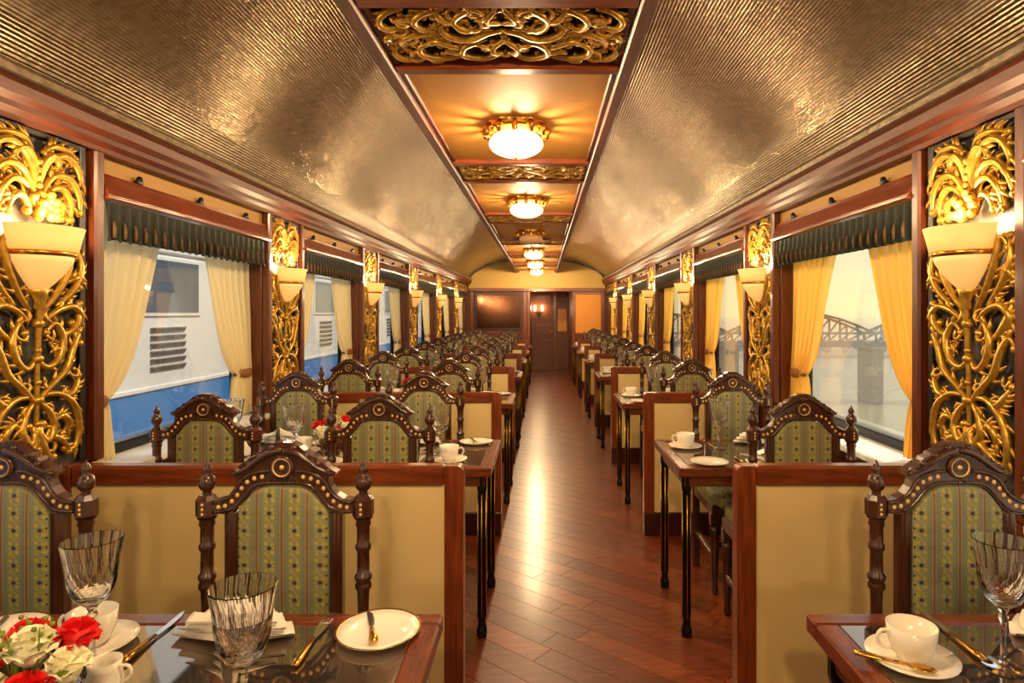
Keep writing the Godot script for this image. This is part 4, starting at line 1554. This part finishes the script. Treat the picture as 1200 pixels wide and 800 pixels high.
# ------------------------------------------------------------------ end wall things
func build_end_things() -> void:
	var o := thing("wall_mirror", "dark-framed mirror on the end wall behind the train-side tables", "mirror", P(-0.95, 1.04, 13.455))
	var st := begin()
	box(st, Vector3(-0.46, 0.04, 0.0), Vector3(0.46, 0.74, 0.012), 0.002)
	put("glass", st, M["dim_mirror"], o)
	for q in [[-0.5, -0.46, 0.0, 0.78], [0.46, 0.5, 0.0, 0.78], [-0.46, 0.46, 0.0, 0.04], [-0.46, 0.46, 0.74, 0.78]]:
		st = begin()
		box(st, Vector3(q[0], q[2], 0.0), Vector3(q[1], q[3], 0.025), 0.006)
		put("frame", st, M["dark_wood"], o)
	o = thing("candle_sconce", "small twin candle lamp with dark bracket on the end door", "wall lamp", P(-0.10, 1.32, 15.26))
	st = begin()
	box(st, Vector3(-0.04, 0.0, 0.0), Vector3(0.04, 0.12, 0.02), 0.008)
	tube(st, spline([Vector3(-0.09, 0.12, 0.06), Vector3(-0.06, 0.06, 0.06), Vector3(0.0, 0.05, 0.03), Vector3(0.06, 0.06, 0.06), Vector3(0.09, 0.12, 0.06)], 12), [0.008, 0.008, 0.008, 0.008, 0.008, 0.008, 0.008, 0.008, 0.008, 0.008, 0.008, 0.008, 0.008], 8)
	put("bracket", st, M["black_metal"], o)
	for x in [-0.09, 0.09]:
		st = begin()
		lathe(st, [Vector2(0.0, 0.12), Vector2(0.026, 0.12), Vector2(0.032, 0.16), Vector2(0.03, 0.26), Vector2(0.0, 0.28)], 14, Vector3(x, 0, 0.06))
		put("candle_shade", st, M["lamp_glass_lit"], o)
		var l := OmniLight3D.new()
		l.name = numbered("candle_bulb")
		l.position = P(-0.10 + x, 1.52, 15.20)
		l.light_energy = 0.14
		l.light_color = LAMP_COLOR
		l.light_size = 0.025
		l.omni_range = 10.0
		l.omni_attenuation = 2.0
		l.shadow_enabled = true
		add_child(l)

# ------------------------------------------------------------------ outside
func build_outside() -> void:
	# the neighbouring train
	var o := thing("train_coach", "blue and white train coach standing on the neighbouring track", "train coach", P(-4.0, -1.25, 0))
	var st := begin()
	box(st, P(-2.6, 0.85, 45), P(0, 1.88, -12), 0.02)
	put("lower_body", st, M["blue_paint"], o)
	st = begin()
	box(st, P(-2.6, 1.88, 45), P(0, 3.28, -12), 0.02)
	box(st, P(-2.6, 3.28, 45), P(0.02, 3.45, -12), 0.02)
	put("upper_body", st, M["white_paint"], o)
	st = begin()
	var rp := PackedVector2Array()
	for i in 13:
		var a := PI * i / 12.0
		rp.append(Vector2(-1.3 + 1.31 * cos(a), 3.45 + 0.35 * sin(a)))
	extrude(st, rp, -45, 12)
	put("roof", st, M["white_paint"], o)
	st = begin()
	box(st, P(-2.5, 0.35, 45), P(-0.15, 0.85, -12), 0.0)
	put("underframe", st, M["bogie"], o)
	st = begin()
	box(st, P(0.0, 1.86, 45), P(0.012, 1.90, -12), 0.002)
	put("waist_stripe", st, M["white_paint"], o)
	for i in 22:
		var d := -2.0 + i * 1.62
		st = begin()
		box(st, P(-0.01, 2.62, d + 1.22), P(0.015, 3.25, d), 0.006)
		var w := put("window", st, M["white_paint"], o)
		st = begin()
		box(st, P(0.0, 2.66, d + 1.17), P(0.020, 3.21, d + 0.05), 0.003)
		put("pane", st, M["train_glass"], w)
		if i % 3 == 2:
			for j in 6:
				st = begin()
				var y := 2.05 + 0.08 * j
				quad(st, P(0.008, y, d + 0.9), P(0.008, y, d + 0.3), P(0.032, y + 0.045, d + 0.3), P(0.032, y + 0.045, d + 0.9))
				box(st, P(0.0, y + 0.04, d + 0.9), P(0.034, y + 0.055, d + 0.3), 0.003)
				put("louver", st, M["louver_grey"], o)
		if i % 5 == 1:
			st = begin()
			box(st, P(0.0, 0.95, d + 1.5), P(0.01, 3.2, d + 1.46), 0.002)
			put("door_gap", st, M["louver_grey"], o)
			st = begin()
			tube(st, [P(0.06, 1.35, d + 1.34), P(0.06, 2.3, d + 1.34)], [0.016, 0.016], 8)
			put("grab_rail", st, M["silver"], o)
	var g := setting("trackside_ground")
	st = begin()
	box(st, P(-40, -1.7, 80), P(3.2, -1.25, -30), 0.0)
	put("gravel_bed", st, M["gravel"], g)
	# river with its bridge
	var r := setting("river")
	st = begin()
	quad(st, P(3, -15.6, -60), P(700, -15.6, -60), P(700, -15.6, 240), P(3, -15.6, 240))
	put("water", st, M["river_water"], r)
	st = begin()
	box(st, P(-60, -15.8, 300), P(700, -14.7, 236), 0.3)
	put("far_bank", st, M["bank"], r)
	build_bridge()
	# morning mist over the river
	var fog := FogVolume.new()
	fog.name = "river_mist"
	fog.size = Vector3(420, 14.9, 250)
	fog.position = Vector3(228, -8.1, -165)
	var fm := FogMaterial.new()
	fm.resource_name = "mist"
	fm.albedo = Color(1.0, 0.97, 0.90)
	fm.density = 0.004
	fog.material = fm
	fog.set_meta("label", "pale morning mist hanging over the river and its bridge")
	fog.set_meta("category", "mist")
	fog.set_meta("kind", "structure")
	add_child(fog)
	rng.seed = 91
	var st2 := begin()
	var tp := proto("tree", "far_tree", "tree", "hazy trees along the far river bank")
	lathe(st2, [Vector2(0.0, 0.0), Vector2(0.35, 0.0), Vector2(0.25, 1.5), Vector2(0.15, 2.5), Vector2(0.0, 2.6)], 8)
	put("trunk", st2, M["bank"], tp)
	st2 = begin()
	for i in 14:
		var p := Vector3(rng.randf_range(-1.6, 1.6), rng.randf_range(1.6, 4.2), rng.randf_range(-1.3, 1.3))
		var rr := rng.randf_range(0.7, 1.3)
		ball(st2, p, Vector3(rr, rr * 0.8, rr), 9, 6)
	put("crown", st2, M["far_leaf"], tp)
	for i in 20:
		var x := 18.0 + i * 7.5 + rng.randf_range(-0.8, 0.8)
		var tr := place("tree", "hazy rounded tree on the far river bank beyond the bridge", P(x, -14.75, 238.5 + rng.randf() * 3.0), rng.randf() * TAU, "hazy trees along the far river bank")
		var sc := rng.randf_range(0.5, 0.95)
		if i in [6, 9]:
			sc = 1.25
		tr.scale = Vector3(sc * 1.2, sc, sc * 1.2)

func build_bridge() -> void:
	var D := 120.0
	var deck := -4.1 + EYE - 1.2
	var o := thing("truss_bridge", "grey steel truss bridge on stone piers crossing the river", "bridge", P(0, -15.6, D))
	var y0 := deck + 15.6
	var span := 27.0
	var x0 := 62.5 - 3 * span
	var st := begin()
	for s in 7:
		var a := x0 + s * span
		st = begin()
		box(st, Vector3(a, y0 - 1.2, -2.4), Vector3(a + span, y0 - 0.1, 2.4), 0.0)
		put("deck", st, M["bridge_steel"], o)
		st = begin()
		box(st, Vector3(a - 1.1, 0.0, -2.8), Vector3(a + 1.1, y0 - 1.8, 3.0), 0.2)
		box(st, Vector3(a - 1.5, y0 - 1.9, -3.3), Vector3(a + 1.5, y0 - 1.2, 3.3), 0.1)
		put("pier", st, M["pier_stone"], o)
		var n := 8
		for z in [-2.2, 2.2]:
			var tops := []
			for i in n + 1:
				var f := float(i) / n
				tops.append(Vector3(a + f * span, y0 + 1.3 + 3.9 * sin(PI * f), z))
			for i in n:
				st = begin()
				bar(st, tops[i], tops[i + 1], 0.4, 0.5, Vector3(0, 0, 1))
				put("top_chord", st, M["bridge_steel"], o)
			for i in n + 1:
				st = begin()
				var foot := Vector3(tops[i].x, y0 - 0.2, z)
				bar(st, foot, tops[i], 0.28, 0.3, Vector3(0, 0, 1))
				if i < n:
					bar(st, foot, Vector3(tops[i + 1].x, tops[i + 1].y, z), 0.24, 0.24, Vector3(0, 0, 1))
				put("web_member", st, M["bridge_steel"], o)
			st = begin()
			box(st, Vector3(a, y0 + 1.2, z - 0.1), Vector3(a + span, y0 + 1.45, z + 0.1), 0.0)
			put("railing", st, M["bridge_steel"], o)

func _ready() -> void:
	set_up()
	make_materials()
	build_shell()
	build_windows()
	build_outside()
	build_furniture()
	build_wall_panels()
	build_curtains()
	build_ceiling_things()
	build_end_things()
	build_tableware()
	for key in protos:
		for m in ["placed", "kind_name"]:
			if protos[key].has_meta(m):
				protos[key].remove_meta(m)
